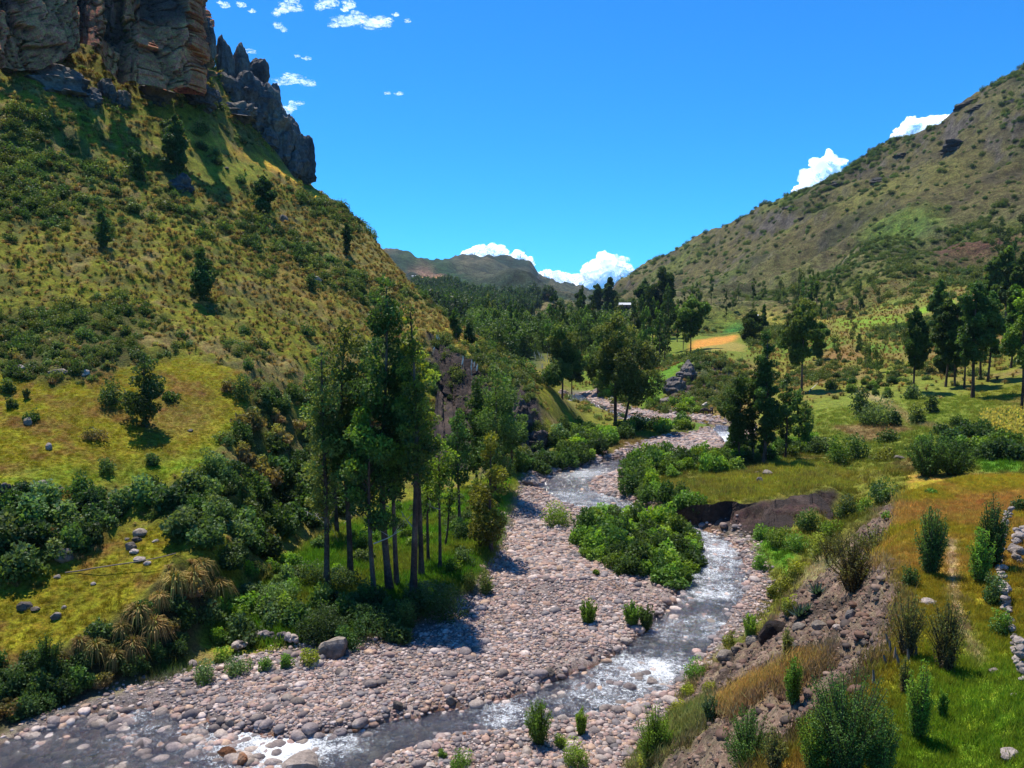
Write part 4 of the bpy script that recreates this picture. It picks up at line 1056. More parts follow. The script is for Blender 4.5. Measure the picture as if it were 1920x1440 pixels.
# knoll face
for a in [(975, 815, 107, 56, 60, 'dark broken rock in the scar at the nose of the spur'), (1008, 845, 108, 36, 44, 'dark rock low in the scar at the nose of the spur'), (962, 775, 112, 34, 36, 'small dark rock high in the scar at the spur nose')]:
    crag(*a[:5], a[5], 'scar_rock', group='rocks of the spur nose scar', strata=.3, snap=True, mat='scar_earth')
for a in [(1262, 745, 171, 44, 40, 'slanting dark rock face of the knoll by the river bend'), (1288, 715, 178, 40, 36, 'dark rocky upper shoulder of the river knoll'), (1250, 765, 166, 30, 22, 'rocky foot of the river knoll')]:
    crag(*a[:5], a[5], 'knoll_rock', group='rocks of the river knoll', strata=.25, snap=True)

# ------------------------------------------------------------------ boulders
def boulder(u, v, w, h, label, mat='boulder', name='boulder', cat='boulder', group=None, sub=3, sink=0.3, yaw=None, flat=1.0, rnd=.15, wscale=1.0):
    w, h = w * wscale, h * wscale
    p = hit(u, v)
    k = p.length / FPX if False else math.hypot(p.x, p.y) / FPX
    me_ = rock_mesh(name, mat, rs, sub, (w * k * .5, w * k * .42 * flat, h * k * .55), planes=20, rough=.14, rnd=rnd, smooth=False)
    o = link(name, me_, None, (p.x, p.y, p.z + h * k * (.5 - sink)), (0, 0, rs.uniform(0, .5) if yaw is None else yaw))
    return tag(o, label, cat, group)
for a in [(563, 1448, 80, 48, 'large pale boulder in white water at the bottom edge', 'pale'), (428, 1418, 38, 24, 'rounded wet brown boulder in the rapids', 'brown'), (456, 1434, 22, 30, 'upright dark brown boulder next to the wet brown one', 'brown'),
          (627, 1228, 56, 50, 'big grey pyramid-shaped boulder under the tree cluster', 'boulder'), (994, 908, 40, 22, 'broad flat pale pink boulder on the far gravel', 'pale'), (1221, 1287, 26, 26, 'pale angular boulder standing in the river', 'pale'), (1238, 1284, 14, 12, 'small dark rock beside the pale angular river boulder', 'boulder'),
          (1128, 1275, 20, 10, 'flat reddish rock at the river edge', 'brown'), (1004, 1295, 24, 20, 'pinkish boulder on the bar above the riffle', 'pale'), (1030, 1262, 26, 14, 'grey rock pair seat on the lower gravel bar', 'boulder'), (210, 1350, 20, 20, 'grey boulder alone in shallow water on the left', 'boulder'),
          (344, 1350, 16, 16, 'small upright pale stone in the left shallows', 'pale'), (430, 1362, 18, 20, 'dark wet boulder above the rapids', 'boulder'), (345, 1385, 14, 12, 'brown stone amid the left shallows', 'brown'), (243, 1392, 18, 14, 'tan boulder breaking the left shallows', 'pale'), (300, 1400, 14, 10, 'pale pebble-like rock in the left shallows', 'pale'),
          (1175, 1205, 26, 14, 'flat pale rock at the dry edge of the river', 'pale'), (845, 1318, 20, 18, 'grey boulder at the tip of the main bar', 'boulder'), (746, 1328, 22, 20, 'dark grey boulder at the water edge of the bar', 'boulder'), (845, 1292, 22, 14, 'whitish boulder near the tip of the bar', 'pale'),
          (808, 1440, 22, 18, 'pale boulder at the near shore', 'pale'), (1055, 1350, 24, 14, 'whitish angular rock beside the riverside shrub', 'pale'), (1335, 1170, 20, 14, 'grey rock in the river bend', 'boulder'), (1318, 1172, 12, 10, 'small dark stone left of the bend rock', 'boulder'), (1334, 1145, 16, 8, 'reddish rock sticking out of the bend', 'brown'),
          (668, 1372, 18, 10, 'reddish rock awash in the lower riffle', 'brown'), (870, 1378, 16, 8, 'brown rock awash near the lower shore', 'brown'), (745, 1366, 16, 10, 'dark red stone awash in the middle riffle', 'brown')]:
    boulder(*a[:5], mat=a[5], group='boulders in and beside the river')
for a in [(92, 842, 16, 20, 'thin white slab standing on the upper meadow', 'pale'), (52, 795, 18, 22, 'dark grey rock beside a bush on the upper meadow', 'boulder'), (357, 808, 14, 7, 'flat stone in the middle of the upper meadow', 'boulder'), (46, 1140, 32, 24, 'brown-grey rock at the left of the lower meadow', 'boulder'),
          (66, 1142, 22, 8, 'flat slab beside the brown-grey meadow rock', 'boulder'), (106, 1158, 24, 20, 'rounded grey rock on the lower meadow', 'boulder'), (120, 1140, 11, 9, 'small white rock on the lower meadow', 'pale'), (166, 1028, 20, 16, 'grey rock at the upper end of the lower meadow', 'boulder'),
          (108, 1082, 14, 8, 'pale stone under the fallen pole', 'pale'), (175, 1096, 14, 7, 'pale flat stone on the lower meadow slope', 'pale'), (245, 1028, 26, 24, 'dark rock at the top of the meadow rock pile', 'boulder'), (262, 1002, 28, 18, 'light rock above the meadow rock pile', 'boulder'), (256, 1014, 20, 14, 'jagged rock in the meadow rock pile', 'boulder'),
          (252, 1036, 22, 14, 'pale block in the meadow rock pile', 'pale'), (262, 1050, 30, 14, 'long pale block low in the meadow rock pile', 'pale'), (276, 1058, 18, 12, 'lowest pale block of the meadow rock pile', 'pale'), (292, 1016, 13, 9, 'small white stone beside the meadow rock pile', 'pale'), (238, 1012, 12, 8, 'little pale stone left of the meadow rock pile', 'pale'),
          (347, 992, 56, 34, 'big grey rock overgrown by shrubs above the lower meadow', 'boulder'), (118, 1048, 40, 28, 'grey rock half hidden in the left shrubs', 'boulder'), (228, 940, 16, 10, 'white stone at the edge of the shrub belt', 'pale'), (246, 922, 16, 11, 'topmost white block above the shrub belt', 'pale'), (205, 942, 18, 12, 'pale stone left of the white block', 'pale'),
          (186, 952, 22, 16, 'grey block inside the shrub belt', 'boulder'), (592, 528, 28, 18, 'pale round rock on the steep grass beside a shrub', 'pale'), (425, 316, 12, 6, 'small rock on the high green field', 'boulder'), (110, 700, 40, 14, 'weathered white rock ledge over the upper meadow', 'pale'), (160, 702, 20, 16, 'pale rock at the right of the white ledge', 'pale'),
          (40, 692, 16, 12, 'small pale rock at the left end of the ledge', 'pale'), (532, 415, 26, 24, 'grey rock on the scrub slope below the orange strip', 'boulder')]:
    boulder(*a[:5], mat=a[5], group='rocks on the left meadows and hillside', sink=.38, wscale=.8)
for a in [(1424, 905, 16, 16, 'dark square rock on the cracked lawn', 'boulder'), (1440, 890, 20, 12, 'dark flat rock on the cracked lawn', 'boulder'), (1420, 888, 10, 6, 'small dark rock at the edge of the cracked lawn', 'boulder'), (1686, 862, 20, 10, 'dark rock below the orange soil patch', 'boulder'),
          (1740, 1130, 28, 9, 'flat white rock on the terrace left of the footpath', 'pale'), (1865, 1262, 20, 13, 'white rock on the terrace beside the path end', 'pale'), (1915, 1262, 18, 18, 'white rock at the right edge of the picture', 'pale'), (1893, 1420, 36, 26, 'rounded pinkish stone in the bright green grass', 'pale'),
          (1902, 1306, 16, 9, 'small pale stone at the edge of the bright grass', 'pale'), (1410, 1205, 26, 22, 'grey rounded boulder where the scree meets the river', 'boulder'), (1450, 1195, 56, 44, 'big dark fractured rock at the foot of the scree', 'dark_shaded_earth'), (1490, 1220, 26, 22, 'smooth grey boulder below the fractured rock', 'boulder'),
          (1500, 1180, 30, 18, 'dark rock on the scree left of the earth cliff', 'boulder'), (1537, 1178, 34, 18, 'brown block halfway up the scree', 'boulder'), (1595, 1165, 24, 26, 'brown upright rock on the middle of the scree', 'crag'), (1622, 1208, 20, 10, 'small grey block high on the scree', 'boulder'), (1360, 1235, 36, 22, 'large grey rock at the water edge of the scree', 'boulder'),
          (1570, 1178, 18, 12, 'pale block on the scree beside the brown rock', 'pale'), (1380, 1222, 22, 14, 'dark stone next to the large waterside rock', 'boulder'), (1640, 1010, 24, 18, 'clod of pinkish earth on the terrace edge', 'boulder')]:
    boulder(*a[:5], mat=a[5], group='rocks on the right bank')

# cut earth faces: banks and scarps broken off above the river
def earth_face(label, foot, head, depth, seed, mat, out=.3, ns=260, nq=90, name='earth_bank', fq=3.0):
    b = [p if isinstance(p, tuple) and len(p) == 3 else tuple(p) for p in foot]; t = [tuple(p) for p in head]
    me_ = wall_of_rock(name, b, t, ns, nq, depth, seed, mat, jag=.5, fq=fq, taper=.3)
    return tag(link(name, me_), label, 'earth bank')
def hp(*pts, dz=0.0, pull=0.0):
    r_ = []
    for u, v in pts:
        p = hit(u, v); q = Vector((0, 0, CAMZ)); d = (q - p).normalized() * pull
        r_.append((p.x + d.x, p.y + d.y, p.z + d.z + dz))
    return r_
earth_face('dark undercut earth bank with turf on top beside the river bend', [at_river(u, v, -.2) for u, v in [(1228, 966), (1275, 975), (1330, 1000), (1400, 1010), (1450, 1000), (1500, 985), (1530, 975)]],
           [at_level(u, v, z) for u, v, z in [(1232, 932, 2.2), (1275, 941, 2.6), (1340, 947, 2.75), (1400, 942, 2.85), (1450, 934, 2.9), (1500, 926, 3.0), (1530, 921, 2.2)]], .7, 21, 'dark_shaded_earth')
earth_face('crumbling reddish right half of the undercut bank', hp((1396, 1004), (1440, 1000), (1500, 984), (1556, 968), pull=.3), hp((1396, 944), (1440, 937), (1500, 927), (1560, 913), pull=.7, dz=-.25), .9, 28, 'dark_shaded_earth')
earth_face('long dark landslide scar cut under the grassy spur crest', hp((797, 668), (820, 690), (850, 745), (885, 772), (912, 768), (928, 742), pull=.4), hp((795, 620), (822, 636), (850, 657), (885, 680), (915, 699), (930, 712), pull=1.3), 1.6, 22, 'dark_shaded_earth')
earth_face('dark gully scar running down between the two river-facing scars', hp((800, 880), (830, 890), (870, 880), pull=.3), hp((806, 690), (830, 745), (868, 790), pull=.9), 1.4, 24, 'dark_shaded_earth')

# dry stone walls: each stone a part
def stone_wall(label, foot, n, h, size, mat='pale', seed=2):
    r2 = np.random.default_rng(seed)
    pts = np.array([hit(u, v)[:] for u, v in foot])
    d = np.concatenate([[0], np.cumsum(np.linalg.norm(np.diff(pts, axis=0), axis=1))])
    root = bpy.data.objects.new('dry_stone_wall', None); COL.objects.link(root)
    root.location = pts[0]
    tag(root, label, 'stone wall')
    kinds = [rock_mesh('stone', mat, r2, 2, (1, .8, .7), planes=10, rough=.04, rnd=.25) for _ in range(4)]
    for i in range(n):
        s = r2.uniform(0, d[-1]); p = np.array([np.interp(s, d, pts[:, k]) for k in range(3)])
        sz = size * r2.uniform(.6, 1.35)
        p[2] = ground(p[0], p[1]) + sz * .4 + r2.uniform(0, 1) * h * (0.4 + .6 * (vnoise(np.array([s * .4]), np.array([0.]), seed=seed)[0] > -.3))
        p[:2] += r2.normal(size=2) * size * .5
        link('stone', kinds[i % 4], root, Vector(p) - root.location, r2.uniform(-.4, .4, 3) + np.array([0, 0, r2.uniform(0, 3)]), sz)
    return root
stone_wall('tumbled dry stone wall along the right side of the terrace', [(1893, 960), (1880, 1000), (1872, 1050), (1880, 1100), (1890, 1160), (1905, 1220), (1918, 1280)], 150, .45, .12)
stone_wall('short heap of dry stone wall at the far right of the terrace', [(1918, 1005), (1900, 1030), (1915, 1060)], 30, .35, .17, seed=3)
stone_wall('low grey stone wall edging the upper meadow at the left', [(0, 934), (30, 926), (60, 926), (110, 930)], 40, .5, .3, 'boulder', 4)
stone_wall('rubble bank with stones above the gravel below the tree cluster', [(440, 1222), (480, 1200), (530, 1200), (560, 1212)], 70, .35, .2, 'cobble', 6)

# ------------------------------------------------------------------ river stones
rs = np.random.default_rng(12)
STK = [rock_mesh('river_stone', 'stone', rs, 2, (1, rs.uniform(.65, .9), rs.uniform(.45, .7)), planes=10, rough=.05, rnd=.45, smooth=True) for _ in range(8)]
CBK = []
for m_ in STK:
    c_ = m_.copy(); c_.name = 'cobble'; c_.materials.clear(); c_.materials.append(M['cobble']); CBK.append(c_)
dry = CORR * (1 - smooth01(.1, .5, CHAN)); wet = CORR * smooth01(.2, .6, CHAN)
rockiness = np.clip(.82 + 1.5 * fbm(gx * .16, gy * .16, octaves=3, seed=131), .14, 1.5)
PALETTE = np.array([(.40, .30, .26), (.33, .27, .245), (.24, .22, .22), (.17, .165, .17), (.44, .40, .37), (.21, .20, .205), (.34, .24, .19), (.40, .30, .22), (.15, .13, .13), (.30, .22, .20), (.50, .44, .40)])
def stones(n, y0, y1, smin, sig, mask, seed, smax=.48, power=2.0):
    r2 = np.random.default_rng(seed)
    P = scatter(mask, n, seed, y0, y1, power=power)
    S = np.clip(smin * np.exp(np.abs(r2.normal(size=n)) * sig), 0, smax)
    t = PALETTE[r2.integers(0, len(PALETTE), n)] * np.array([.98, .89, .87]) * r2.uniform(.7, 1.2, (n, 1))
    return P, S, t
parts_ = [stones(34000, 30, 62, .055, .60, dry * rockiness, 1), stones(20000, 58, 105, .09, .52, dry * rockiness, 2), stones(7000, 95, 190, .22, .45, dry, 3), stones(5500, 30, 62, .11, .6, wet * (1 + 1.5 * (GX < -6)), 4, .45), stones(1600, 55, 120, .14, .5, wet, 5, .45)]
bankside = SCREE * (.4 + .6 * smooth01(.0, .3, n_med + .3))
parts_.append(stones(10000, 14, 60, .03, .75, bankside, 6, .3, 1.0))
P = np.concatenate([p[0] for p in parts_]); S = np.concatenate([p[1] for p in parts_]); T_ = np.concatenate([p[2] for p in parts_])
T_[-10000:] = T_[-10000:] * np.array([.42, .35, .29])
P[:, 2] += S * .12
RB = LAND['riverbed']
big = np.where((P[:, 1] < 75) & (CORR[0, 0] >= 0) & (np.arange(len(P)) < len(P) - 10000) & (np.abs(to_pixel(P[:, 0], P[:, 1], P[:, 2])[0] - 960) < 960))[0]
big = big[np.argsort(-(S[big] / P[big, 1]))][:290]
for i in big:
    link('cobble', CBK[int(rs.integers(0, 8))], RB, P[i], (rs.normal() * .15, rs.normal() * .15, rs.uniform(0, 6.28)), float(S[i]))
keep = np.ones(len(P), bool); keep[big] = False
st = instances('river_stones', P[keep], S[keep], STK, tint=T_[keep], label='countless grey and pinkish river stones covering the gravel bars', cat='river stones')
# ------------------------------------------------------------------ trees
rs = np.random.default_rng(33)
def tree_at(u, v, top, rpx, label, crown0=.35, base='dark', tip='mid', shape='tall', leaf=None, dens=1.0, lean=(0, 0), name='eucalyptus_tree', cat='tree', group=None, maxn=13000, pos=None, branches=0, thick=1.0, n_cl=None):
    p = hit(u, v) if pos is None else pos
    d = math.hypot(p.x, p.y)
    h = (v - top) / FPX * d * 1.0
    rad = rpx / FPX * d * 1.08; dens = dens * 6
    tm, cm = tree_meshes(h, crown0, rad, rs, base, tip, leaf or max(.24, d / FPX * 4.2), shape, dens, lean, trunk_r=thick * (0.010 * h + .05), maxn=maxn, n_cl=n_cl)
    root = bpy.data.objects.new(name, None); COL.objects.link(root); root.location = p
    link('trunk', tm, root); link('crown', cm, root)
    for i in range(branches):
        z = h * rs.uniform(crown0 * .55, crown0 * 1.15); g = rs.uniform(0, 6.28); l = rad * rs.uniform(.7, 1.2)
        e = np.array([math.cos(g) * l, math.sin(g) * l, z + l * .5]); s0 = np.array([lean[0] * z, lean[1] * z, z])
        bt = [tube([s0, (s0 + e) / 2 + [0, 0, -.1], e], [.05, .035, .012], 4)]
        for k in range(3):
            a = s0 + (e - s0) * rs.uniform(.4, .9); bt.append(tube([a, a + rs.normal(size=3) * l * .3], [.025, .006], 3))
        V, F = join(bt)
        link('dead_branch', mesh_from('dead_branch', V, F, M['pale_bark']), root)
    return tag(root, label, cat, group)
CL = 'eucalyptus trees clustered on the river flat'
for a in [
    (612, 1100, 640, 34, 'slim eucalyptus at the left of the cluster with dead orange-brown lower leaves', .25, 'olive', 'mid', dict(dens=.6, branches=3)),
    (657, 1088, 600, 46, 'tall eucalyptus with airy olive crown, second from the left in the cluster', .44, 'mid', 'olive', dict(dens=.8, branches=2)),
    (702, 1122, 720, 52, 'eucalyptus with dense crown of bright green clumps low in the cluster', .36, 'dark', 'bright', dict(branches=2)),
    (731, 1108, 512, 44, 'tallest eucalyptus of the cluster with a narrow top above the spur', .36, 'dark', 'mid', dict(branches=2)),
    (744, 1100, 690, 40, 'dark eucalyptus hidden between the tallest tree and the thick trunk', .42, 'deep', 'dark', dict()),
    (774, 1125, 556, 36, 'thick red-brown trunked eucalyptus with yellow-green pointed top', .40, 'dark', 'yellow', dict(thick=1.05, shape='flame', branches=2)),
    (790, 1080, 640, 36, 'eucalyptus with vivid yellow-green right side above the dark slide', .45, 'dark', 'yellow', dict()),
    (803, 1055, 830, 26, 'thin young eucalyptus right of the thick trunk', .45, 'mid', 'bright', dict(dens=.7)),
    (825, 1070, 812, 30, 'young eucalyptus with a small crown and rusty dead leaves', .50, 'mid', 'lime', dict(dens=.7, branches=1)),
    (834, 1025, 900, 14, 'leaning thin sapling behind the young eucalypts', .55, 'mid', 'bright', dict(dens=.6, lean=(.12, 0))),
    (921, 1035, 812, 50, 'golden-green conical eucalyptus at the edge of the gravel bar', .14, 'olive', 'yellow', dict(shape='cone', thick=1.3)),
    (862, 990, 760, 26, 'mid-height eucalyptus filling the gap right of the cluster', .35, 'dark', 'mid', dict()),
    (902, 1010, 880, 18, 'little round-crowned tree beside the conical eucalyptus', .45, 'mid', 'olive', dict()),
    (928, 925, 690, 48, 'large dark eucalyptus in front of the purple slide', .12, 'dark', 'mid', dict(dens=1.1)),
    (893, 915, 705, 30, 'dark eucalyptus left behind the large one at the slide', .18, 'dark', 'mid', dict()),
    (958, 885, 730, 28, 'slimmer tree to the right of the large eucalyptus at the slide', .2, 'dark', 'mid', dict()),
    (632, 1000, 700, 30, 'greyish eucalyptus behind the left of the cluster', .3, 'olive', 'grey', dict(dens=.7)),
]:
    kw = a[8]; shape = kw.pop('shape', 'tall')
    tree_at(a[0], a[1], a[2], a[3], a[4], a[5], a[6], a[7], shape, group=CL, **kw)
MID = 'trees standing alone or in pairs along the valley'
for a in [
    (1054, 748, 610, 38, 'broad dark eucalyptus on a bare trunk at the first far bend of the river', .30, 'dark', 'olive', dict(shape='round')),
    (1072, 742, 650, 24, 'thinner eucalyptus just right of the broad one at the far bend', .35, 'dark', 'olive', dict()),
    (1154, 805, 592, 44, 'tall dark eucalyptus with a straight bare trunk by the riverside thicket', .40, 'dark', 'olive', dict(thick=1.4, shape='tall')),
    (1168, 808, 650, 50, 'leaning twin of the straight-trunked tree, bending right with a wide crown', .42, 'dark', 'olive', dict(lean=(.16, 0), thick=1.4, shape='round')),
    (1120, 740, 640, 30, 'bushy mid-green tree behind the twin trunks', .2, 'dark', 'mid', dict()),
    (1386, 868, 712, 36, 'dark round-crowned tree with a thin bare trunk by the river thicket', .30, 'dark', 'mid', dict(shape='round')),
    (1433, 870, 628, 28, 'big dense dark eucalyptus column rising from the thicket', .12, 'dark', 'mid', dict(dens=1.4, thick=1.3, maxn=15000)),
    (1412, 866, 690, 15, 'dark tree crowding the left side of the dense eucalyptus column', .2, 'dark', 'mid', dict()),
    (1472, 860, 705, 16, 'dark tree crowding the right side of the dense eucalyptus column', .2, 'dark', 'mid', dict()),
    (1496, 842, 735, 18, 'slender tree at the right of the dense column with a reddish trunk', .35, 'dark', 'mid', dict()),
    (1509, 845, 755, 16, 'smallest tree at the right end of the dense column group', .2, 'mid', 'olive', dict(dens=.7)),
    (1503, 735, 575, 34, 'tall airy eucalyptus with a curving open trunk above the dense column', .45, 'mid', 'olive', dict(dens=.6)),
    (1500, 660, 572, 26, 'broad-topped tree just behind the airy eucalyptus', .35, 'dark', 'olive', dict(dens=.8)),
    (1536, 675, 612, 18, 'dark low tree on the slope right of the airy eucalyptus', .15, 'dark', 'mid', dict()),
    (1295, 660, 562, 26, 'tree with a clear trunk at the left edge of the orange field', .35, 'dark', 'mid', dict(shape='round')),
    (1410, 640, 590, 24, 'dark bushy tree behind the top of the dense column', .1, 'dark', 'mid', dict()),
    (1432, 620, 575, 10, 'narrow dark tree beside the hut', .05, 'dark', 'mid', dict(shape='cone')),
    (1240, 600, 512, 30, 'large round dark tree against the foot of the mountain', .1, 'deep', 'dark', dict(shape='round', dens=1.3)),
    (1208, 590, 530, 16, 'dark tree left of the large round one', .1, 'deep', 'dark', dict()),
    (1144, 592, 524, 13, 'taller of the two dark trees standing against the clouds', .15, 'deep', 'dark', dict()),
    (1120, 588, 536, 12, 'shorter of the two dark trees standing against the clouds', .2, 'deep', 'dark', dict()),
    (1088, 578, 546, 8, 'small dark tree pair on the far shoulder before the blue ridge', .1, 'deep', 'dark', dict()),
    (1712, 735, 592, 20, 'lone slim eucalyptus with a bare trunk on the green bank', .40, 'dark', 'mid', dict(dens=.8)),
    (1773, 725, 580, 20, 'eucalyptus at the left of the row on the far right slope', .45, 'dark', 'mid', dict(dens=.8)),
    (1790, 724, 590, 22, 'second eucalyptus of the row on the far right slope', .42, 'dark', 'mid', dict(dens=.9)),
    (1808, 728, 600, 18, 'third thin eucalyptus of the row on the far right slope', .45, 'dark', 'mid', dict(dens=.7)),
    (1824, 746, 556, 26, 'tallest eucalyptus of the row, its foot on bare orange earth', .45, 'dark', 'mid', dict(dens=.8, thick=1.2)),
    (1838, 712, 560, 18, 'fine-stemmed eucalyptus right of the tallest in the row', .5, 'dark', 'mid', dict(dens=.7)),
    (1852, 715, 570, 20, 'last eucalyptus at the right of the row', .45, 'dark', 'mid', dict(dens=.8)),
    (1757, 660, 540, 14, 'slim tree on the slope behind the row', .35, 'dark', 'mid', dict(dens=.8)),
    (1723, 700, 620, 16, 'faint thin tree behind the lone slim eucalyptus', .35, 'dark', 'mid', dict(dens=.6)),
    (1895, 690, 560, 22, 'eucalyptus with long bare trunk near the right edge', .5, 'dark', 'bright', dict(dens=.8)),
    (1885, 612, 488, 22, 'high eucalyptus above the others near the right edge', .40, 'deep', 'mid', dict(dens=.9)),
    (1860, 590, 500, 16, 'eucalyptus left of the high one near the right edge', .3, 'deep', 'mid', dict()),
    (1914, 778, 580, 26, 'pale-trunked eucalyptus cut by the right edge of the picture', .55, 'mid', 'bright', dict(dens=.8)),
    (1910, 640, 500, 18, 'dark tree at the right edge high on the slope', .35, 'deep', 'mid', dict()),
    (1770, 700, 650, 22, 'low dark spreading tree under the row of eucalypts', .1, 'dark', 'mid', dict(shape='round')),
    (275, 800, 680, 30, 'dark two-tiered shrubby tree on the upper meadow', .02, 'deep', 'dark', dict(dens=1.2)),
    (332, 330, 232, 20, 'dark narrow tree below the orange grass strip', .05, 'deep', 'dark', dict(dens=1.2)),
    (325, 272, 232, 18, 'bushy grey-green tree at the left end of the orange grass strip', .1, 'dark', 'grey', dict(shape='round')),
    (380, 560, 480, 26, 'dark tree rising from the scrub of the hillside', .05, 'deep', 'dark', dict()),
    (250, 330, 288, 16, 'small dark tree on the slope left of the orange strip', .05, 'deep', 'dark', dict()),
    (855, 640, 580, 14, 'dark tree near the crest of the spur', .15, 'deep', 'dark', dict()),
    (880, 650, 605, 12, 'second dark tree on the crest of the spur', .15, 'deep', 'dark', dict()),
    (495, 400, 340, 22, 'dark tree at the top of the thicket below the crags', .05, 'deep', 'dark', dict()),
    (650, 480, 420, 8, 'thin small tree on the skyline of the spur', .1, 'deep', 'dark', dict()),
    (196, 465, 400, 14, 'slim dark tree in the middle of the scrub slope', .05, 'deep', 'dark', dict()),
]:
    kw = a[8]; shape = kw.pop('shape', 'tall')
    tree_at(a[0], a[1], a[2], a[3] * (.8 if a[0] > 1380 else .92), a[4], a[5] * (.75 if a[0] > 1380 else 1), a[6], a[7], shape, group=MID, **kw)
# the wooded valley floor: many trees, six kinds of growth, each tree its own object
KIND = []
for i, (h, c0, r, b, t, sh) in enumerate([(16, .22, 3.0, 'dark', 'mid', 'tall'), (18, .30, 2.6, 'deep', 'dark', 'tall'), (13, .12, 3.6, 'dark', 'olive', 'round'), (15, .18, 2.6, 'dark', 'bright', 'tall'), (12, .1, 3.2, 'deep', 'mid', 'cone'), (17, .28, 3.2, 'deep', 'olive', 'tall')]):
    KIND.append(tree_meshes(h, c0, r, rs, b, t, .75, sh, 1.0, maxn=1100, n_cl=11))
def place_word(pts, p):
    """near/far and left/middle/right within its own group, for the label"""
    a = np.array([[to_pixel(*q)[0], q[1]] for q in pts]); b = np.array([to_pixel(*p)[0], p[1]])
    fx = (a[:, 0] < b[0]).mean(); fy = (a[:, 1] < b[1]).mean()
    cx_ = 'left end' if fx < .15 else 'left part' if fx < .4 else 'middle' if fx < .6 else 'right part' if fx < .85 else 'right end'
    cy_ = 'nearest edge' if fy < .15 else 'near side' if fy < .4 else 'heart' if fy < .6 else 'far side' if fy < .85 else 'farthest edge'
    return 'at its %s, %s' % (cx_, cy_)
KADJ = ['leafy', 'slim dark', 'round-headed', 'bright-tipped', 'conical', 'tall dark']
def grove(poly, n, label, group, s0, s1, kinds, y0=0, y1=1e9, seed=0, sep=4.5, maxtry=12):
    m_ = mask_of(poly, wob=.002, soft=0, seed=150 + seed, y_lo=y0, y_hi=y1) * (1 - mask_of([(1290, 625), (1390, 618), (1400, 655), (1300, 662)], wob=0, soft=1))
    if m_.sum() < 1: return
    P = scatter(m_, n * maxtry, 200 + seed, power=1.3)
    r2 = np.random.default_rng(seed); kept = []
    for p in P:
        if all((p[0] - q[0]) ** 2 + (p[1] - q[1]) ** 2 > sep ** 2 for q in kept):
            kept.append(p)
        if len(kept) >= n: break
    for p in kept:
        ki = kinds[int(r2.integers(0, len(kinds)))]; tm, cm = KIND[ki]
        root = bpy.data.objects.new('forest_tree', None); COL.objects.link(root)
        root.location = (p[0], p[1], p[2] - .2); root.rotation_euler = (0, 0, r2.uniform(0, 6.28)); s = r2.uniform(s0, s1); root.scale = (s * r2.uniform(.62, .95), s * r2.uniform(.62, .95), s * r2.uniform(.9, 1.35))
        tag(root, '%s tree of the %s %s' % (KADJ[ki], label, place_word(kept, p)), 'tree', group)
        link('trunk', tm, root); link('crown', cm, root)
grove([(1000, 655), (1040, 640), (1110, 625), (1200, 600), (1210, 640), (1180, 690), (1110, 690), (1060, 700)], 26, 'wood behind the spur', 'trees of the wood behind the spur', .45, .85, [0, 1, 3, 5], y0=190, seed=1, sep=6)
grove([(1180, 585), (1300, 570), (1420, 560), (1470, 565), (1440, 590), (1330, 610), (1200, 625)], 34, 'mountain foot belt', 'trees along the foot of the mountain', .4, .8, [0, 2, 3, 1, 5], y0=200, seed=2, sep=8)
grove([(1190, 630), (1290, 620), (1290, 660), (1240, 690), (1190, 720)], 16, 'grove left of orange field', 'grove left of orange field', .55, .95, [0, 3, 1], y0=150, seed=3, sep=5)
grove([(900, 618), (960, 638), (1060, 640), (1150, 632), (1170, 650), (1060, 668), (960, 670), (900, 655)], 50, 'dense valley wood', 'dense wood beyond the spur', .5, .95, [1, 4, 0, 5], y0=230, seed=4, sep=6)
grove([(1460, 560), (1560, 545), (1660, 560), (1620, 600), (1500, 620), (1470, 600)], 20, 'brushy slope above fields', 'trees on the brushy slope above the fields', .4, .9, [0, 2, 3], y0=200, seed=5, sep=7)
grove([(1880, 450), (2000, 430), (2000, 560), (1850, 560), (1840, 520)], 12, 'hillside stand at upper right', 'hillside stand at the upper right', .7, 1.1, [1, 0, 5], y0=150, seed=6, sep=5)
grove([(1560, 640), (1680, 620), (1720, 680), (1640, 700), (1560, 690)], 14, 'scrub above the footpath', 'small trees above the footpath', .2, .42, [2, 4], y0=120, seed=7, sep=4)
# far wood: one mass
fm = mask_of([(770, 520), (800, 525), (850, 545), (880, 556), (930, 560), (1000, 560), (1050, 566), (1010, 574), (985, 594), (900, 610), (840, 605), (790, 570)], seed=70, soft=0, y_lo=420, y_hi=1150)
P = scatter(fm, 2300, 61, power=1.6)
vw = mask_of([(840, 612), (900, 612), (960, 636), (1060, 640), (1150, 632), (1170, 650), (1060, 668), (960, 672), (900, 655)], seed=171, soft=0, y_lo=215, y_hi=620)
P3 = scatter(vw, 380, 63, power=1.5)
FT = []
for i in range(3):
    FT.append(crown_mesh('far_tree', [(np.array([0, 0, z * .9 + .3]), (.23 - .12 * z, .23 - .12 * z, .22)) for z in (0.0, .25, .5, .75, .95)], 1e6, .13, rs, GREENS['deep'] * .6, GREENS['dark'] * .8, maxn=150))
P4 = scatter(mask_of([(930, 590), (980, 596), (1060, 604), (1170, 596), (1180, 630), (1060, 638), (960, 634)], seed=174, soft=0, y_lo=300, y_hi=900) * smooth01(-.1, .2, -fbm(gx * .02, gy * .02, octaves=3, seed=173)), 500, 64, power=1.5)
P = np.concatenate([P, P4]); 
instances('valley_forest', P3 - [0, 0, .5], np.random.default_rng(5).uniform(7, 12, len(P3)), [crown_mesh('wood_tree', [(np.array([rs.normal() * .08, rs.normal() * .08, z * .85 + .2]), (.25 - .1 * z, .25 - .1 * z, .16)) for z in (0.05, .25, .45, .65, .85, .98)], 1e6, .065, rs, GREENS['deep'], GREENS['mid'], maxn=480) for _ in range(4)], label='dense dark wood filling the valley bottom beyond the spur', cat='forest', seed=6)
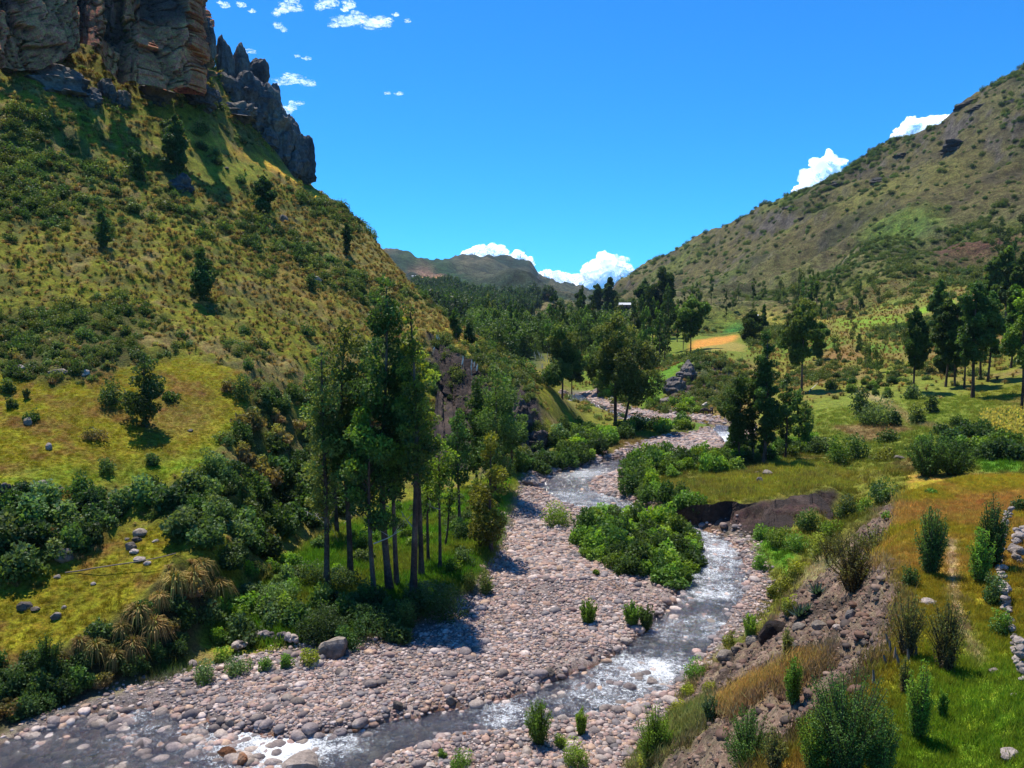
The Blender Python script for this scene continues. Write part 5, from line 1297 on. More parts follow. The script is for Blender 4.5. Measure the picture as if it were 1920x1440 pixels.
instances('far_forest', P, np.random.default_rng(4).uniform(.6, 1.0, len(P)) * np.where(np.arange(len(P)) < len(P) - 500, 14, 7), FT, label='dark blue-green forest covering the flank below the far peak', cat='forest', seed=5)

# ------------------------------------------------------------------ shrubs seen one by one
def plant(u, v, w, h, kind, label, name='shrub', cat='shrub', group=None, n=None, snap=True, lift=0):
    p = hit(u, v)
    k = math.hypot(p.x, p.y) / FPX
    W, Hh = w * k, h * k
    lf = max(.06, k * 3.6)
    nn = n or int(min(3800, 500 + 0.30 * w * h))
    if kind.startswith('broom'):
        b, t = {'broom': ('dark', 'mid'), 'broom_green': ('mid', 'bright'), 'broom_grey': ('brown', 'olive'), 'broom_blue': ('dark', 'blue')}[kind]
        me_ = broom_mesh(name, W, Hh * 1.12, rs, b, t, n_stems=int(20 + w * .6), leaf=max(.045, k * 3.2), per=int(36 + h * .75), leafy=1 if kind != 'broom_grey' else .6)
    elif kind == 'tussock':
        me_ = tussock_mesh(name, W * .62, Hh * 1.05, rs, 260)
    else:
        b, t = {'green': ('mid', 'bright'), 'dark': ('deep', 'dark'), 'lush': ('mid', 'lime'), 'grey': ('dark', 'grey'), 'silver': ('mid', 'blue'), 'yellow': ('olive', 'yellow'), 'olive': ('dark', 'olive'), 'mid': ('dark', 'mid'), 'brown': ('brown', 'olive')}[kind]
        me_ = bush_mesh(name, W * 1.1, Hh * 1.05, rs, b, t, leaf=lf, n=nn, lumps=7)
    o = link(name, me_, None, (p.x, p.y, p.z + lift))
    return tag(o, label, cat, group)
for a in [
    (1045, 985, 72, 56, 'lush', 'rounded bright green willow bush alone on the gravel above the island'), (1191, 882, 22, 24, 'green', 'small lone green bush on the far gravel bar'), (1103, 1168, 42, 44, 'broom_green', 'upright green bush alone on the gravel below the island'),
    (1184, 1172, 38, 44, 'broom_green', 'left of the two green bushes by the water below the island'), (1212, 1180, 34, 50, 'broom', 'right and darker of the two green bushes by the water below the island'), (1120, 1080, 18, 18, 'green', 'tiny green plant at the lower left tip of the island thicket'),
    (1010, 1395, 58, 84, 'broom_green', 'tall yellow-green bush at the near water edge'), (1072, 1438, 74, 66, 'lush', 'yellow-green bush at the bottom edge beside the sandy shore'), (1090, 1378, 26, 52, 'broom_green', 'slim green bush between the two near shore bushes'), (1055, 1400, 34, 34, 'green', 'small bush squeezed behind the sandy shore bush'),
    (870, 1442, 68, 46, 'green', 'round green bush at the bottom edge on the pebbles'), (830, 1420, 22, 20, 'green', 'small weed left of the bottom round bush'), (1302, 1278, 58, 56, 'green', 'round green bush where the scree reaches the water'), (1288, 1306, 40, 32, 'yellow', 'yellowish bush in front of the round scree bush'), (1335, 1300, 40, 26, 'yellow', 'low yellow-green growth right of the round scree bush'),
    (1225, 1432, 84, 110, 'broom_green', 'large yellow-green bush beside the foot of the near slope'), (1270, 1345, 50, 40, 'yellow', 'yellow-green shrub above the large bush of the near slope'), (1335, 1352, 38, 48, 'broom_blue', 'small blue-green shrub on the near slope'), (1210, 1440, 44, 40, 'yellow', 'low mossy shrub at the bottom left of the slope'),
    (1450, 1192, 30, 36, 'green', 'small green shrub at the waterside below the scree'), (1407, 1198, 30, 46, 'broom_green', 'upright shrub on the pebbles of the right bank'), (1370, 1214, 34, 36, 'yellow', 'yellow-green shrub on the pebbles below the upright one'),
    (583, 1246, 44, 44, 'yellow', 'yellow-green tuft of bush beside the big grey boulder'), (540, 1252, 34, 34, 'green', 'green bush second left of the big grey boulder'), (499, 1258, 30, 34, 'green', 'small green bush third left of the big grey boulder'), (388, 1278, 48, 54, 'silver', 'blue-green bush at the edge of the left gravel'), (448, 1262, 60, 36, 'silver', 'spreading blue-green bush among the left stones'),
    (420, 1242, 40, 34, 'lush', 'bright bush behind the spreading blue-green one'), (830, 1160, 104, 96, 'silver', 'big silvery green bush on the bar at the right of the cluster'), (785, 1120, 60, 54, 'silver', 'silvery bush under the thick eucalyptus trunk'), (915, 1112, 46, 56, 'olive', 'olive round bush on the gravel edge'), (880, 1105, 34, 46, 'yellow', 'yellow-green bush left of the olive gravel bush'),
    (872, 1062, 52, 46, 'grey', 'grey-green bush behind the gravel edge'), (852, 1075, 40, 40, 'lush', 'bright low bush between the gravel bushes'), (640, 1105, 70, 62, 'grey', 'silver-grey bush right of the leftmost cluster trunk'), (590, 1100, 66, 60, 'grey', 'silver-grey bush left of the leftmost cluster trunk'), (680, 1030, 40, 44, 'green', 'fresh green bush in the shade behind the cluster'),
    (860, 1010, 54, 54, 'grey', 'round greyish bush on the grass left of the conical tree'), (700, 1180, 120, 70, 'dark', 'dark wide bush in tree shade beside the gravel'), (610, 1195, 110, 76, 'dark', 'darkest wide bush beside the big grey boulder'), (660, 1215, 80, 50, 'dark', 'dark low bush on the shaded stones'), (760, 1175, 70, 66, 'mid', 'dark green bush under the thick trunk'), (520, 1130, 80, 60, 'silver', 'rounded blue-green bush left of the bright flat'),
    (197, 886, 38, 32, 'silver', 'round pale blue-green shrub on the upper meadow rim'), (284, 872, 32, 24, 'dark', 'small dark dome shrub on the upper meadow'), (182, 822, 50, 30, 'brown', 'thin brown twiggy shrub on the upper meadow'), (216, 756, 52, 54, 'dark', 'pointed dark shrub left of the two-tiered tree'), (454, 748, 42, 62, 'dark', 'dark tall shrub at the right end of the upper meadow'), (432, 735, 34, 36, 'brown', 'brownish shrub touching the dark tall one'),
    (320, 752, 40, 24, 'mid', 'low shrub right of the two-tiered tree'), (14, 735, 26, 28, 'mid', 'shrub at the left edge of the upper meadow'), (62, 790, 36, 26, 'olive', 'olive shrub beside the dark meadow rock'), (20, 765, 22, 20, 'olive', 'small olive shrub at the left edge'), (50, 748, 12, 18, 'broom_grey', 'thin weed on the upper meadow'),
    (585, 545, 26, 40, 'dark', 'dark shrub beside the pale round hillside rock'), (390, 890, 44, 54, 'silver', 'bluish shrub at the lower right of the upper meadow'),
    (1655, 796, 84, 62, 'grey', 'large round grey-green shrub beside the footpath'), (1610, 778, 40, 58, 'dark', 'upright dark shrub left of the large round one'), (1680, 798, 26, 34, 'dark', 'dark shrub at the right of the large round one'), (1745, 775, 26, 38, 'dark', 'dark upright bush on the green meadow'), (1714, 795, 34, 40, 'olive', 'bushy shrub by the footpath bend'), (1711, 748, 36, 24, 'grey', 'pale bluish shrub at the foot of the lone eucalyptus'),
    (1662, 830, 44, 32, 'mid', 'round green shrub on the bare earth'), (1570, 868, 58, 58, 'green', 'green shrub at the left of the pair on the lawn edge'), (1604, 862, 44, 56, 'mid', 'taller darker shrub of the pair on the lawn edge'), (1535, 850, 50, 42, 'grey', 'grey-green shrub under the slender tree'), (1665, 862, 60, 34, 'yellow', 'spreading yellow-green shrub above the dark rock'),
    (1740, 892, 76, 66, 'broom', 'dark broom bush in front of the orange terrace'), (1790, 890, 84, 58, 'broom', 'dark broom bush right of the other at the terrace back edge'), (1765, 868, 70, 56, 'mid', 'dark mass of shrub behind the two brooms'), (1655, 940, 56, 60, 'dark', 'dark round shrub against the pinkish earth edge'), (1520, 995, 58, 46, 'mid', 'dark green shrub under the purple bank'), (1583, 975, 48, 54, 'grey', 'grey-green shrub right of the purple earth'),
    (1430, 1012, 48, 38, 'green', 'bright green shrub at the left of the bank thicket'), (1462, 1022, 60, 44, 'lush', 'lush shrub in the bank thicket'), (1500, 1035, 60, 50, 'green', 'green shrub in the middle of the bank thicket'), (1535, 1050, 56, 62, 'yellow', 'bright yellow-green shrub at the right of the bank thicket'), (1560, 1005, 60, 40, 'lush', 'bright leafy shrub above the yellow-green one'), (1625, 965, 40, 34, 'lush', 'light green shrub below the pinkish earth edge'),
    (1430, 1070, 40, 40, 'green', 'loose green shrub on the pebbles of the right bank'), (1470, 1110, 46, 48, 'yellow', 'thin yellow-green shrub above the scree foot'), (1495, 1085, 50, 48, 'yellow', 'tall weeds with yellow-green leaves on the right bank'), (1480, 1150, 34, 46, 'yellow', 'yellow-green weeds at the top of the fractured rock'), (1450, 1120, 30, 30, 'yellow', 'sparse weeds on the pink pebbles'),
    (1745, 1078, 56, 112, 'broom', 'tall dark broom bush standing on the orange terrace'), (1752, 1020, 20, 50, 'broom_grey', 'bare upright twigs beside the terrace broom'), (1858, 1065, 50, 112, 'broom', 'tall broom bush against the dry stone wall'), (1835, 1092, 44, 84, 'broom_green', 'leafy lower broom left of the wall broom'), (1870, 1130, 56, 62, 'grey', 'greyish shrub in front of the dry stone wall'), (1878, 1190, 40, 56, 'green', 'green shrub below the greyish wall shrub'),
    (1775, 1256, 76, 116, 'broom_grey', 'sparse twiggy shrub standing left of the path'), (1700, 1230, 60, 110, 'broom_grey', 'dry brown thicket at the terrace rim'), (1705, 1100, 34, 52, 'mid', 'small green shrub at the terrace rim'), (1665, 935, 30, 20, 'lush', 'low green plant on the edge of the orange grass'), (1746, 926, 26, 12, 'green', 'small green cushion plant in the orange field'), (1668, 972, 30, 18, 'green', 'green cushion plant at the earth edge'),
    (1600, 1105, 110, 96, 'broom_grey', 'grey leafless thicket on the earth cliff'), (1640, 1050, 70, 60, 'broom_grey', 'grey-brown bushes above the earth cliff'), (1560, 1060, 60, 60, 'broom_grey', 'thin twiggy bush left of the earth cliff'), (1585, 1452, 150, 190, 'broom', 'largest dark green broom bush in the near foreground'), (1530, 1448, 80, 110, 'broom_green', 'bushy green left flank of the largest broom'), (1650, 1460, 70, 120, 'broom', 'dark right flank bush of the largest broom'),
    (1405, 1455, 120, 120, 'broom', 'dark green broom at the bottom edge left of the largest'), (1450, 1448, 50, 80, 'broom_grey', 'thin broom between the two foreground brooms'), (1487, 1320, 34, 90, 'broom_green', 'slim upright shrub on the near slope'), (1475, 1240, 24, 60, 'broom_grey', 'sparse shrub on the lower scree'), (1722, 1388, 46, 130, 'broom_green', 'narrow leafy shrub in the bright green grass'), (1766, 1346, 20, 46, 'broom_green', 'short leafy shrub right of the narrow one'),
    (1695, 1300, 20, 60, 'broom_grey', 'thin dry stalks above the bright grass'), (1912, 960, 34, 34, 'dark', 'dark spiky shrub at the right edge on the wall'), (35, 1295, 60, 50, 'dark', 'dark shrub hanging over the left bank edge'), (90, 1270, 50, 70, 'broom', 'feathery dark shrub on the left bank rim'), (85, 1335, 50, 40, 'dark', 'shaded shrub low on the left bank'),
]:
    plant(a[0], a[1], a[2], a[3], a[4], a[5], group='shrubs one can pick out')
# agaves on the scree
def agave(u, v, w, label):
    p = hit(u, v); k = math.hypot(p.x, p.y) / FPX; r = w * k * .5
    V, F = [], []
    for i in range(26):
        g = i * 2.4; e = .25 + 1.1 * (i / 26); l = r * rs.uniform(.9, 1.15); d = np.array([math.cos(g) * math.cos(e), math.sin(g) * math.cos(e), math.sin(e)]); s = np.array([-math.sin(g), math.cos(g), 0]) * r * .13
        b0 = len(V); m_ = d * l * .45 + np.array([0, 0, -.03 * r]); up = np.cross(s, d); up = up / np.linalg.norm(up) * r * .05
        V += [-s * .6, s * .6, m_ - s, m_ + s, d * l * 1.1 + [0, 0, .05 * r], m_ - up]
        F += [(b0, b0 + 1, b0 + 5), (b0 + 1, b0 + 3, b0 + 5), (b0 + 2, b0, b0 + 5), (b0 + 2, b0 + 5, b0 + 4), (b0 + 5, b0 + 3, b0 + 4)]
    me_ = mesh_from('agave', np.array(V), np.array(F), M['leaf'], False, np.tile(C(.045, .085, .07), (len(V), 1)))
    tag(link('agave', me_, None, (p.x, p.y, p.z + r * .1)), label, 'agave')
agave(1500, 1160, 46, 'blue-green spiky agave at the upper scree foot'); agave(1532, 1118, 44, 'blue-green agave higher up among the scree shrubs'); agave(1515, 1148, 30, 'smaller agave between the two big ones')
for a in [(250, 1235, 54, 46, 'tan tussock bowing over the left bank'), (262, 1170, 60, 44, 'arching dry grass tussock on the bank rim'), (290, 1200, 60, 50, 'brown tussock in the middle of the bank'), (330, 1120, 60, 54, 'large pale tussock at the top of the bank'), (365, 1110, 56, 50, 'tawny tussock right of the large pale one'), (228, 1200, 44, 36, 'short tussock at the meadow edge'),
          (300, 1145, 44, 40, 'greenish tussock on the bank rim'), (410, 1120, 60, 40, 'drooping tussock beside the green thicket'), (180, 1240, 50, 44, 'dark brown tussock on the shaded bank'), (215, 1255, 44, 40, 'grey tussock low on the shaded bank'), (380, 1080, 50, 36, 'pale tussock under the big overgrown rock'), (150, 1225, 40, 34, 'small tussock at the corner of the lower meadow')]:
    plant(a[0], a[1], a[2], a[3], 'tussock', a[4], 'tussock', 'grass tussock', 'large tussocks on the left bank')
# thickets: copies of a few shrubs, each its own object
SH = {}
for nm, b, t, hh in (('green', 'mid', 'bright', .8), ('lush', 'mid', 'lime', .75), ('dark', 'deep', 'dark', .85), ('mid', 'dark', 'mid', .9), ('grey', 'dark', 'grey', .8), ('silver', 'mid', 'blue', .8), ('brown', 'brown', 'olive', .7), ('olive', 'dark', 'olive', .8)):
    SH[nm] = [bush_mesh('shrub', 1.1, hh, rs, b, t, leaf=.10, n=1500, lumps=8) for _ in range(2)]
MASS = []
SHADJ = dict(green='green', lush='bright green', dark='dark', mid='mid-green', grey='grey-green', silver='bluish', brown='brown', olive='olive')
def thicket(poly, n, s0, s1, kinds, label, group, seed, single=True, sep=.36, y0=0, y1=1e9, wob=.003):
    m_ = mask_of(poly, wob=wob, soft=0, seed=300 + seed, y_lo=y0, y_hi=y1)
    if m_.sum() < 1: return
    P = scatter(m_, n * 14, 400 + seed); r2 = np.random.default_rng(seed); kept = []
    for p in P:
        s = r2.uniform(s0, s1)
        if all((p[0] - q[0]) ** 2 + (p[1] - q[1]) ** 2 > (sep * (s + t_)) ** 2 * .5 for q, t_ in kept): kept.append((p, s))
        if len(kept) >= n: break
    if not single:
        MASS.extend((p, s, kinds[int(r2.integers(0, len(kinds)))]) for p, s in kept); return
    for p, s in kept:
        k = kinds[int(r2.integers(0, len(kinds)))]
        o = link('shrub', SH[k][int(r2.integers(0, 2))], None, (p[0], p[1], p[2] - .03 * s), (0, 0, r2.uniform(0, 6.28)), (s * r2.uniform(.85, 1.2), s * r2.uniform(.85, 1.2), s * r2.uniform(.8, 1.15)))
        tag(o, '%s %s shrub of the %s %s' % ('big' if s > s0 + .65 * (s1 - s0) else 'small' if s < s0 + .35 * (s1 - s0) else 'middling', SHADJ[k], label, place_word([q for q, _ in kept], p)), 'shrub', group)
thicket([(1085, 990), (1110, 975), (1180, 972), (1240, 985), (1290, 1010), (1300, 1050), (1292, 1090), (1265, 1110), (1210, 1095), (1140, 1070), (1090, 1040)], 52, 2.0, 3.3, ['green', 'lush', 'green', 'mid'], 'island thicket', 'shrubs of the island thicket', 1)
thicket([(1185, 870), (1230, 862), (1300, 856), (1380, 842), (1400, 850), (1380, 885), (1300, 895), (1215, 930), (1182, 940)], 40, 2.3, 4.0, ['green', 'lush', 'mid', 'green'], 'thicket by the lawn', 'thicket beside the far gravel bar', 2)
thicket([(1190, 930), (1230, 925), (1290, 945), (1320, 965), (1260, 960), (1210, 958)], 10, 1.8, 3.0, ['green', 'mid', 'silver'], 'dark bank growth', 'shrubs at the left of the dark bank', 3)
thicket([(1060, 850), (1130, 835), (1190, 820), (1260, 808), (1310, 800), (1300, 797), (1200, 803), (1120, 815), (1070, 820)], 24, 2.4, 4.0, ['green', 'lush', 'mid'], 'thicket between river reaches', 'thicket between the river reaches', 4)
thicket([(1100, 745), (1180, 765), (1260, 772), (1310, 778), (1300, 760), (1220, 748), (1140, 735)], 16, 2.4, 4.0, ['green', 'lush', 'mid'], 'upper reach growth', 'thicket beyond the upper river reach', 5)
thicket([(1020, 870), (1060, 850), (1100, 840), (1130, 850), (1100, 868), (1040, 880), (1000, 890), (970, 890), (990, 870)], 26, 2.2, 4.0, ['mid', 'dark', 'green'], 'x', 'shrubs at the foot of the spur', 6, single=False)
thicket([(1040, 800), (1080, 790), (1110, 815), (1130, 840), (1060, 850), (1040, 830)], 14, 2.2, 3.8, ['silver', 'mid', 'green'], 'nose of the spur', 'shrubs on the nose of the spur', 7)
thicket([(0, 950), (60, 940), (150, 925), (240, 950), (200, 1000), (110, 1060), (60, 1090), (0, 1105)], 28, 1.8, 3.2, ['dark', 'mid', 'grey', 'silver'], 'belt between left meadows', 'shrub belt between the left meadows', 8)
thicket([(250, 940), (360, 910), (420, 880), (470, 900), (480, 1000), (460, 1080), (400, 1060), (340, 1000), (320, 960)], 50, 1.6, 3.2, ['dark', 'grey', 'mid', 'silver', 'grey'], 'x', 'shrubs right of the lower meadow', 9, single=False)
thicket([(380, 1120), (450, 1080), (540, 1060), (560, 1120), (500, 1190), (420, 1230), (370, 1200)], 26, 1.2, 2.4, ['green', 'lush', 'silver', 'grey'], 'hollow by the gravel', 'shrubs of the hollow by the gravel', 10)
thicket([(-100, 1270), (0, 1262), (140, 1228), (230, 1180), (300, 1125), (370, 1090), (400, 1150), (330, 1235), (230, 1280), (100, 1325), (-100, 1400)], 60, 1.0, 2.2, ['dark', 'dark', 'brown', 'mid'], 'x', 'x', 17, single=False)
thicket([(540, 1150), (620, 1135), (760, 1130), (800, 1150), (760, 1205), (640, 1215), (560, 1200)], 26, 1.2, 2.2, ['dark', 'dark', 'mid'], 'x', 'x', 18, single=False)
thicket([(480, 900), (560, 880), (640, 860), (700, 880), (640, 960), (560, 1010), (490, 1040)], 60, 2.0, 3.8, ['dark', 'dark', 'mid', 'brown'], 'x', 'dark shrubs behind the tree cluster', 11, single=False)
thicket([(460, 780), (560, 740), (640, 700), (700, 720), (700, 820), (620, 880), (500, 900), (420, 880)], 56, 2.0, 3.6, ['dark', 'mid', 'grey', 'brown'], 'x', 'shrubs of the gully slope', 12, single=False)
thicket([(1720, 830), (1790, 800), (1830, 810), (1920, 835), (1920, 870), (1860, 868), (1800, 850), (1740, 850)], 16, 2.0, 3.4, ['mid', 'green', 'dark'], 'corn plot hedge', 'hedge in front of the corn plot', 13)
thicket([(1370, 870), (1440, 872), (1520, 850), (1530, 830), (1440, 840), (1380, 850)], 24, 1.8, 3.2, ['mid', 'dark', 'green'], 'x', 'shrubs under the dense column', 14, single=False)
thicket([(560, 1050), (640, 1010), (720, 960), (820, 940), (900, 920), (940, 940), (900, 990), (820, 1010), (700, 1060), (620, 1080)], 40, 0.8, 1.9, ['lush', 'green', 'green', 'grey'], 'x', 'small shrubs of the lush flat', 15, single=False)
thicket([(1550, 700), (1700, 690), (1720, 740), (1640, 770), (1560, 750)], 24, 1.2, 2.6, ['mid', 'green', 'dark'], 'x', 'shrubs beside the footpath', 16, single=False)

SHK = list(SH)
instances('bank_shrubbery', np.array([p for p, _, _ in MASS]), np.array([t_ for _, t_, _ in MASS]), [m_ for k in SHK for m_ in SH[k]], idx=np.array([SHK.index(k) * 2 + i % 2 for i, (_, _, k) in enumerate(MASS)]), label='merging dark and green shrubbery on the banks and gully slopes', cat='shrubbery', seed=4)

# ------------------------------------------------------------------ uncountable cover
r9 = np.random.default_rng(77)
STRIPS = np.maximum(mask_of([(296, 220), (345, 222), (425, 244), (425, 262), (345, 250), (298, 240)], soft=1), np.maximum(mask_of([(340, 244), (440, 272), (540, 312), (620, 368), (600, 376), (520, 330), (420, 290), (340, 268)], soft=1), mask_of([(345, 275), (420, 292), (490, 330), (500, 350), (430, 352), (350, 330)], soft=2)))
open_hill = (1 - STRIPS) * rough_hill * (1 - MEADOW_UP) * (1 - MEADOW_LO) * (1 - SLIDE) * (1 - CORR) * (GY < 260)
clump = CLUMP
lowband = .35 + .65 * (1 - smooth01(95, 150, GY))
SC = [bush_mesh('scrub_bush', 1.1, .75, rs, 'deep', 'mid', leaf=.11, n=560, lumps=9), bush_mesh('scrub_bush', 1.5, .8, rs, 'dark', 'olive', leaf=.11, n=560, lumps=10), bush_mesh('scrub_bush', 1.1, .7, rs, 'dark', 'grey', leaf=.11, n=380, lumps=5), bush_mesh('scrub_bush', 1.1, .6, rs, 'brown', 'olive', leaf=.11, n=300, lumps=4)]
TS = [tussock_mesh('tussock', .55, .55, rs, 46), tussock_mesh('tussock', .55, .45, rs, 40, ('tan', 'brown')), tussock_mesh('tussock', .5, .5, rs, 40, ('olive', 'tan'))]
P = scatter(open_hill * clump ** 1.7 * lowband, 8000, 501, 40, 250)
S = np.stack([.6 + 1.9 * r9.uniform(0, 1, len(P)) ** 2.2] * 3, 1) * r9.uniform(.7, 1.35, (len(P), 3)) * np.clip(P[:, 1] / 110, .7, 1.2)[:, None]
instances('hillside_scrub', P - [0, 0, .05], S, SC, label='low dark scrub spread over the left hillside', cat='scrub', seed=6)
P = scatter(open_hill * (1.25 - clump).clip(.1, 1.2), 17000, 502, 40, 250)
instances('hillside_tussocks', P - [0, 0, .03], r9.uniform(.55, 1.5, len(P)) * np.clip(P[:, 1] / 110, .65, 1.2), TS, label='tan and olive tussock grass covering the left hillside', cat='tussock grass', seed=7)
rland = right * (1 - CORR) * (1 - TERR_TOP) * (1 - LAWN_MID) * (1 - SCREE)
FIELDS = np.zeros_like(GX)
for pl in ([(1200, 640), (1300, 625), (1385, 618), (1410, 650), (1395, 668), (1290, 672), (1240, 668)], [(1350, 600), (1450, 572), (1485, 590), (1470, 612), (1350, 628)], [(1690, 590), (1850, 540), (1860, 560), (1720, 600)], [(1100, 630), (1160, 625), (1160, 660), (1100, 660)], [(1200, 712), (1290, 676), (1262, 720), (1225, 762), (1195, 775)]):
    FIELDS = np.maximum(FIELDS, mask_of(pl, wob=.001, soft=1, seed=172))
rland = rland * (1 - FIELDS) * (1 - BAR_EMB)
rc = np.clip(fbm(gx * .035, gy * .035, octaves=4, seed=141) * 2.2 + .1, .01, 1.2) * smooth01(125, 170, GY)
P = scatter(rland * rc, 2600, 503, 100, 420, power=1.5)
instances('valley_scrub', P - [0, 0, .1], r9.uniform(.9, 3.2, len(P)) * np.clip(P[:, 1] / 200, .7, 1.5), SC[:3] + [SC[1]], label='bushes dotting the slopes right of the valley', cat='scrub', seed=8)
P = scatter(rland * smooth01(125, 160, GY) * .5, 6000, 504, 110, 330, power=1.6)
instances('valley_tussocks', P, r9.uniform(.8, 2.0, len(P)), TS, label='dry tussocks on the slopes right of the valley', cat='tussock grass', seed=9)
mc = np.clip(fbm(gx * .012, gy * .012, octaves=4, seed=142) * 2.4 - .1, .01, 1.2)
P = scatter(mtn * (GX > 20) * (mc + .05), 9500, 505, 300, 950, power=1.3)
instances('mountain_scrub', P - [0, 0, .3], r9.uniform(1.5, 4.5, len(P)) * np.clip(P[:, 1] / 500, .7, 1.6), SC[:3], label='dark bushes speckling the long mountain slope', cat='scrub', seed=10)
knc = KNOLL + .5 * SLIDE * (GX > 0)
P = scatter(KNOLL + .0, 160, 506)
P = np.concatenate([P, scatter(SLIDE, 120, 508)])
instances('knoll_scrub', P - [0, 0, .1], r9.uniform(1.2, 2.6, len(P)), [SC[1], SC[2]], label='green scrub on the shoulder of the river knoll and the landslide scars', cat='scrub', seed=11)
# grass: tinted like the ground it grows from
TF = [tuft_mesh('grass_tuft', .5, .30, rs, 40), tuft_mesh('grass_tuft', .5, .42, rs, 34), tuft_mesh('grass_tuft', .6, .22, rs, 46)]
def grass(name, mask, n, y0, y1, s0, s1, seed, label, k=1.6, power=2.0):
    P = scatter(mask, n, seed, y0, y1, power=power)
    r2 = np.random.default_rng(seed)
    t = colour_at(P) * k * r2.uniform(.65, 1.35, (len(P), 1)) * (1 + r2.normal(size=(len(P), 3)) * .08)
    instances(name, P, r2.uniform(s0, s1, len(P)), TF, tint=t, label=label, cat='grass', seed=seed)
pathm = mask_of([(1770, 1010), (1792, 1010), (1797, 1100), (1814, 1180), (1855, 1240), (1835, 1250), (1793, 1185), (1776, 1100)], seed=101, wob=.002)
grass('terrace_grass', TERR_TOP * (1 - pathm * .9), 16000, 12, 55, .25, .6, 601, 'short orange and green grass on the right terrace', power=1.2)
grass('flat_grass', FLATS + LAWN_MID * .35 + mask_of([(260, 1275), (330, 1240), (370, 1250), (300, 1285)], seed=94), 9000, 35, 110, .6, 1.5, 602, 'lush green grass on the flat under the tree cluster')
grass('meadow_grass', MEADOW_UP + MEADOW_LO, 7000, 35, 90, .2, .5, 603, 'short cropped olive grass of the left meadows', 1.5, power=1.5)
grass('slope_grass', SCREE * smooth01(.1, .4, A[..., 0] / A[..., 2].clip(.01) * .2 - .3), 5000, 14, 60, .5, 1.1, 604, 'dry golden grass patches on the eroded slope', power=1.3)
grass('bank_grass', rland * (GY < 130), 9000, 50, 135, .6, 1.3, 605, 'rough green and yellow grass of the right bank', 1.5, power=1.5)
# ------------------------------------------------------------------ clouds: heaps of vapour puffs far beyond the hills
m, nt, out = mat_new('cloud')
L = nt.links.new
cd = node(nt, 'ShaderNodeBsdfDiffuse', i0=(.80, .80, .80, 1)); ct = node(nt, 'ShaderNodeBsdfTranslucent', i0=(.80, .80, .80, 1))
cm_ = node(nt, 'ShaderNodeAddShader'); L(cd.outputs[0], cm_.inputs[0]); L(ct.outputs[0], cm_.inputs[1])
geo = node(nt, 'ShaderNodeNewGeometry')
lw = node(nt, 'ShaderNodeLayerWeight', i0=.5); tc = node(nt, 'ShaderNodeTexNoise', i2=0.006, i3=8.0, i4=.65); L(geo.outputs[0], tc.inputs[0])
inv = node(nt, 'ShaderNodeMath', operation='SUBTRACT', i0=1.0); L(lw.outputs['Facing'], inv.inputs[1])
ad = node(nt, 'ShaderNodeMath', operation='MULTIPLY_ADD', i1=1.6); L(tc.outputs[0], ad.inputs[0]); 
sb = node(nt, 'ShaderNodeMath', operation='SUBTRACT', i1=.95); L(inv.outputs[0], sb.inputs[0]); L(sb.outputs[0], ad.inputs[2])
al = node(nt, 'ShaderNodeMapRange', i1=.12, i2=.75); L(ad.outputs[0], al.inputs[0])
tp = node(nt, 'ShaderNodeBsdfTransparent'); mx = node(nt, 'ShaderNodeMixShader'); L(al.outputs[0], mx.inputs[0]); L(tp.outputs[0], mx.inputs[1]); L(cm_.outputs[0], mx.inputs[2])
L(mx.outputs[0], out.inputs[0])
M['cloud'] = m
m2_ = m.copy(); m2_.name = 'wisp'
for n_ in m2_.node_tree.nodes:
    if n_.bl_idname == 'ShaderNodeTexNoise': n_.inputs[2].default_value = .016
    if n_.bl_idname == 'ShaderNodeMapRange': n_.inputs[1].default_value = .42; n_.inputs[2].default_value = 1.4
M['wisp'] = m2_
def cloud(puffs, label, y=14000, sub=4, mat=None, group='small white clouds'):
    """puffs: (u, v, width px, height px)"""
    V0, F0 = ico(sub); Vs, Fs, o = [], [], 0
    c0 = np.array(at_depth(puffs[0][0], puffs[0][1], y)); k = y / FPX
    for i, (u, v, w, h) in enumerate(puffs):
        c = np.array(at_depth(u, v, y)) + [0, rs.normal() * w * k * .2, 0]
        s = i * 7.7
        r = 1 + .55 * fbm(V0[:, 0] * 1.6 + s, V0[:, 1] * 1.6, V0[:, 2] * 1.6, octaves=5, seed=7, gain=.6)
        P_ = V0 * r[:, None] * np.array([w * k * .5, w * k * .4, h * k * .5]) + c - c0
        Vs.append(P_); Fs.append(F0 + o); o += len(V0)
    o_ = link('cloud', mesh_from('cloud', np.concatenate(Vs), np.concatenate(Fs), M[mat or ('wisp' if len(puffs) < 12 else 'cloud')], True), None, c0)
    return tag(o_, label, 'cloud', group)
def heap(u0, u1, base, tops, n, seed):
    r2 = np.random.default_rng(seed); us = np.linspace(u0, u1, len(tops)); out_ = []
    for i in range(n):
        u = r2.uniform(u0, u1); top = np.interp(u, us, tops); s = r2.uniform(.35, .75) * max(8, base - top)
        v = r2.uniform(top + s * .45, max(base, top + s * .5)); out_.append((u, v, s * r2.uniform(1.0, 1.5), s))
    return out_
cloud(heap(862, 995, 500, [470, 462, 456, 452, 460, 464, 468, 476], 40, 1), 'long white cumulus rising behind the far peak')
cloud(heap(1012, 1185, 552, [512, 500, 505, 498, 500, 478, 472, 486, 520], 60, 2), 'large billowing white cloud over the head of the valley')
cloud([(1160, 510, 14, 12), (1176, 486, 12, 10), (1178, 512, 14, 10)], 'detached puff right of the large valley cloud')
cloud(heap(1488, 1560, 365, [352, 335, 318, 300, 300, 296], 26, 3) + [(1560, 297, 34, 20), (1575, 302, 34, 16), (1553, 290, 16, 18), (1530, 300, 24, 12), (1545, 305, 40, 20)], 'ragged white cloud climbing the middle of the mountain skyline')
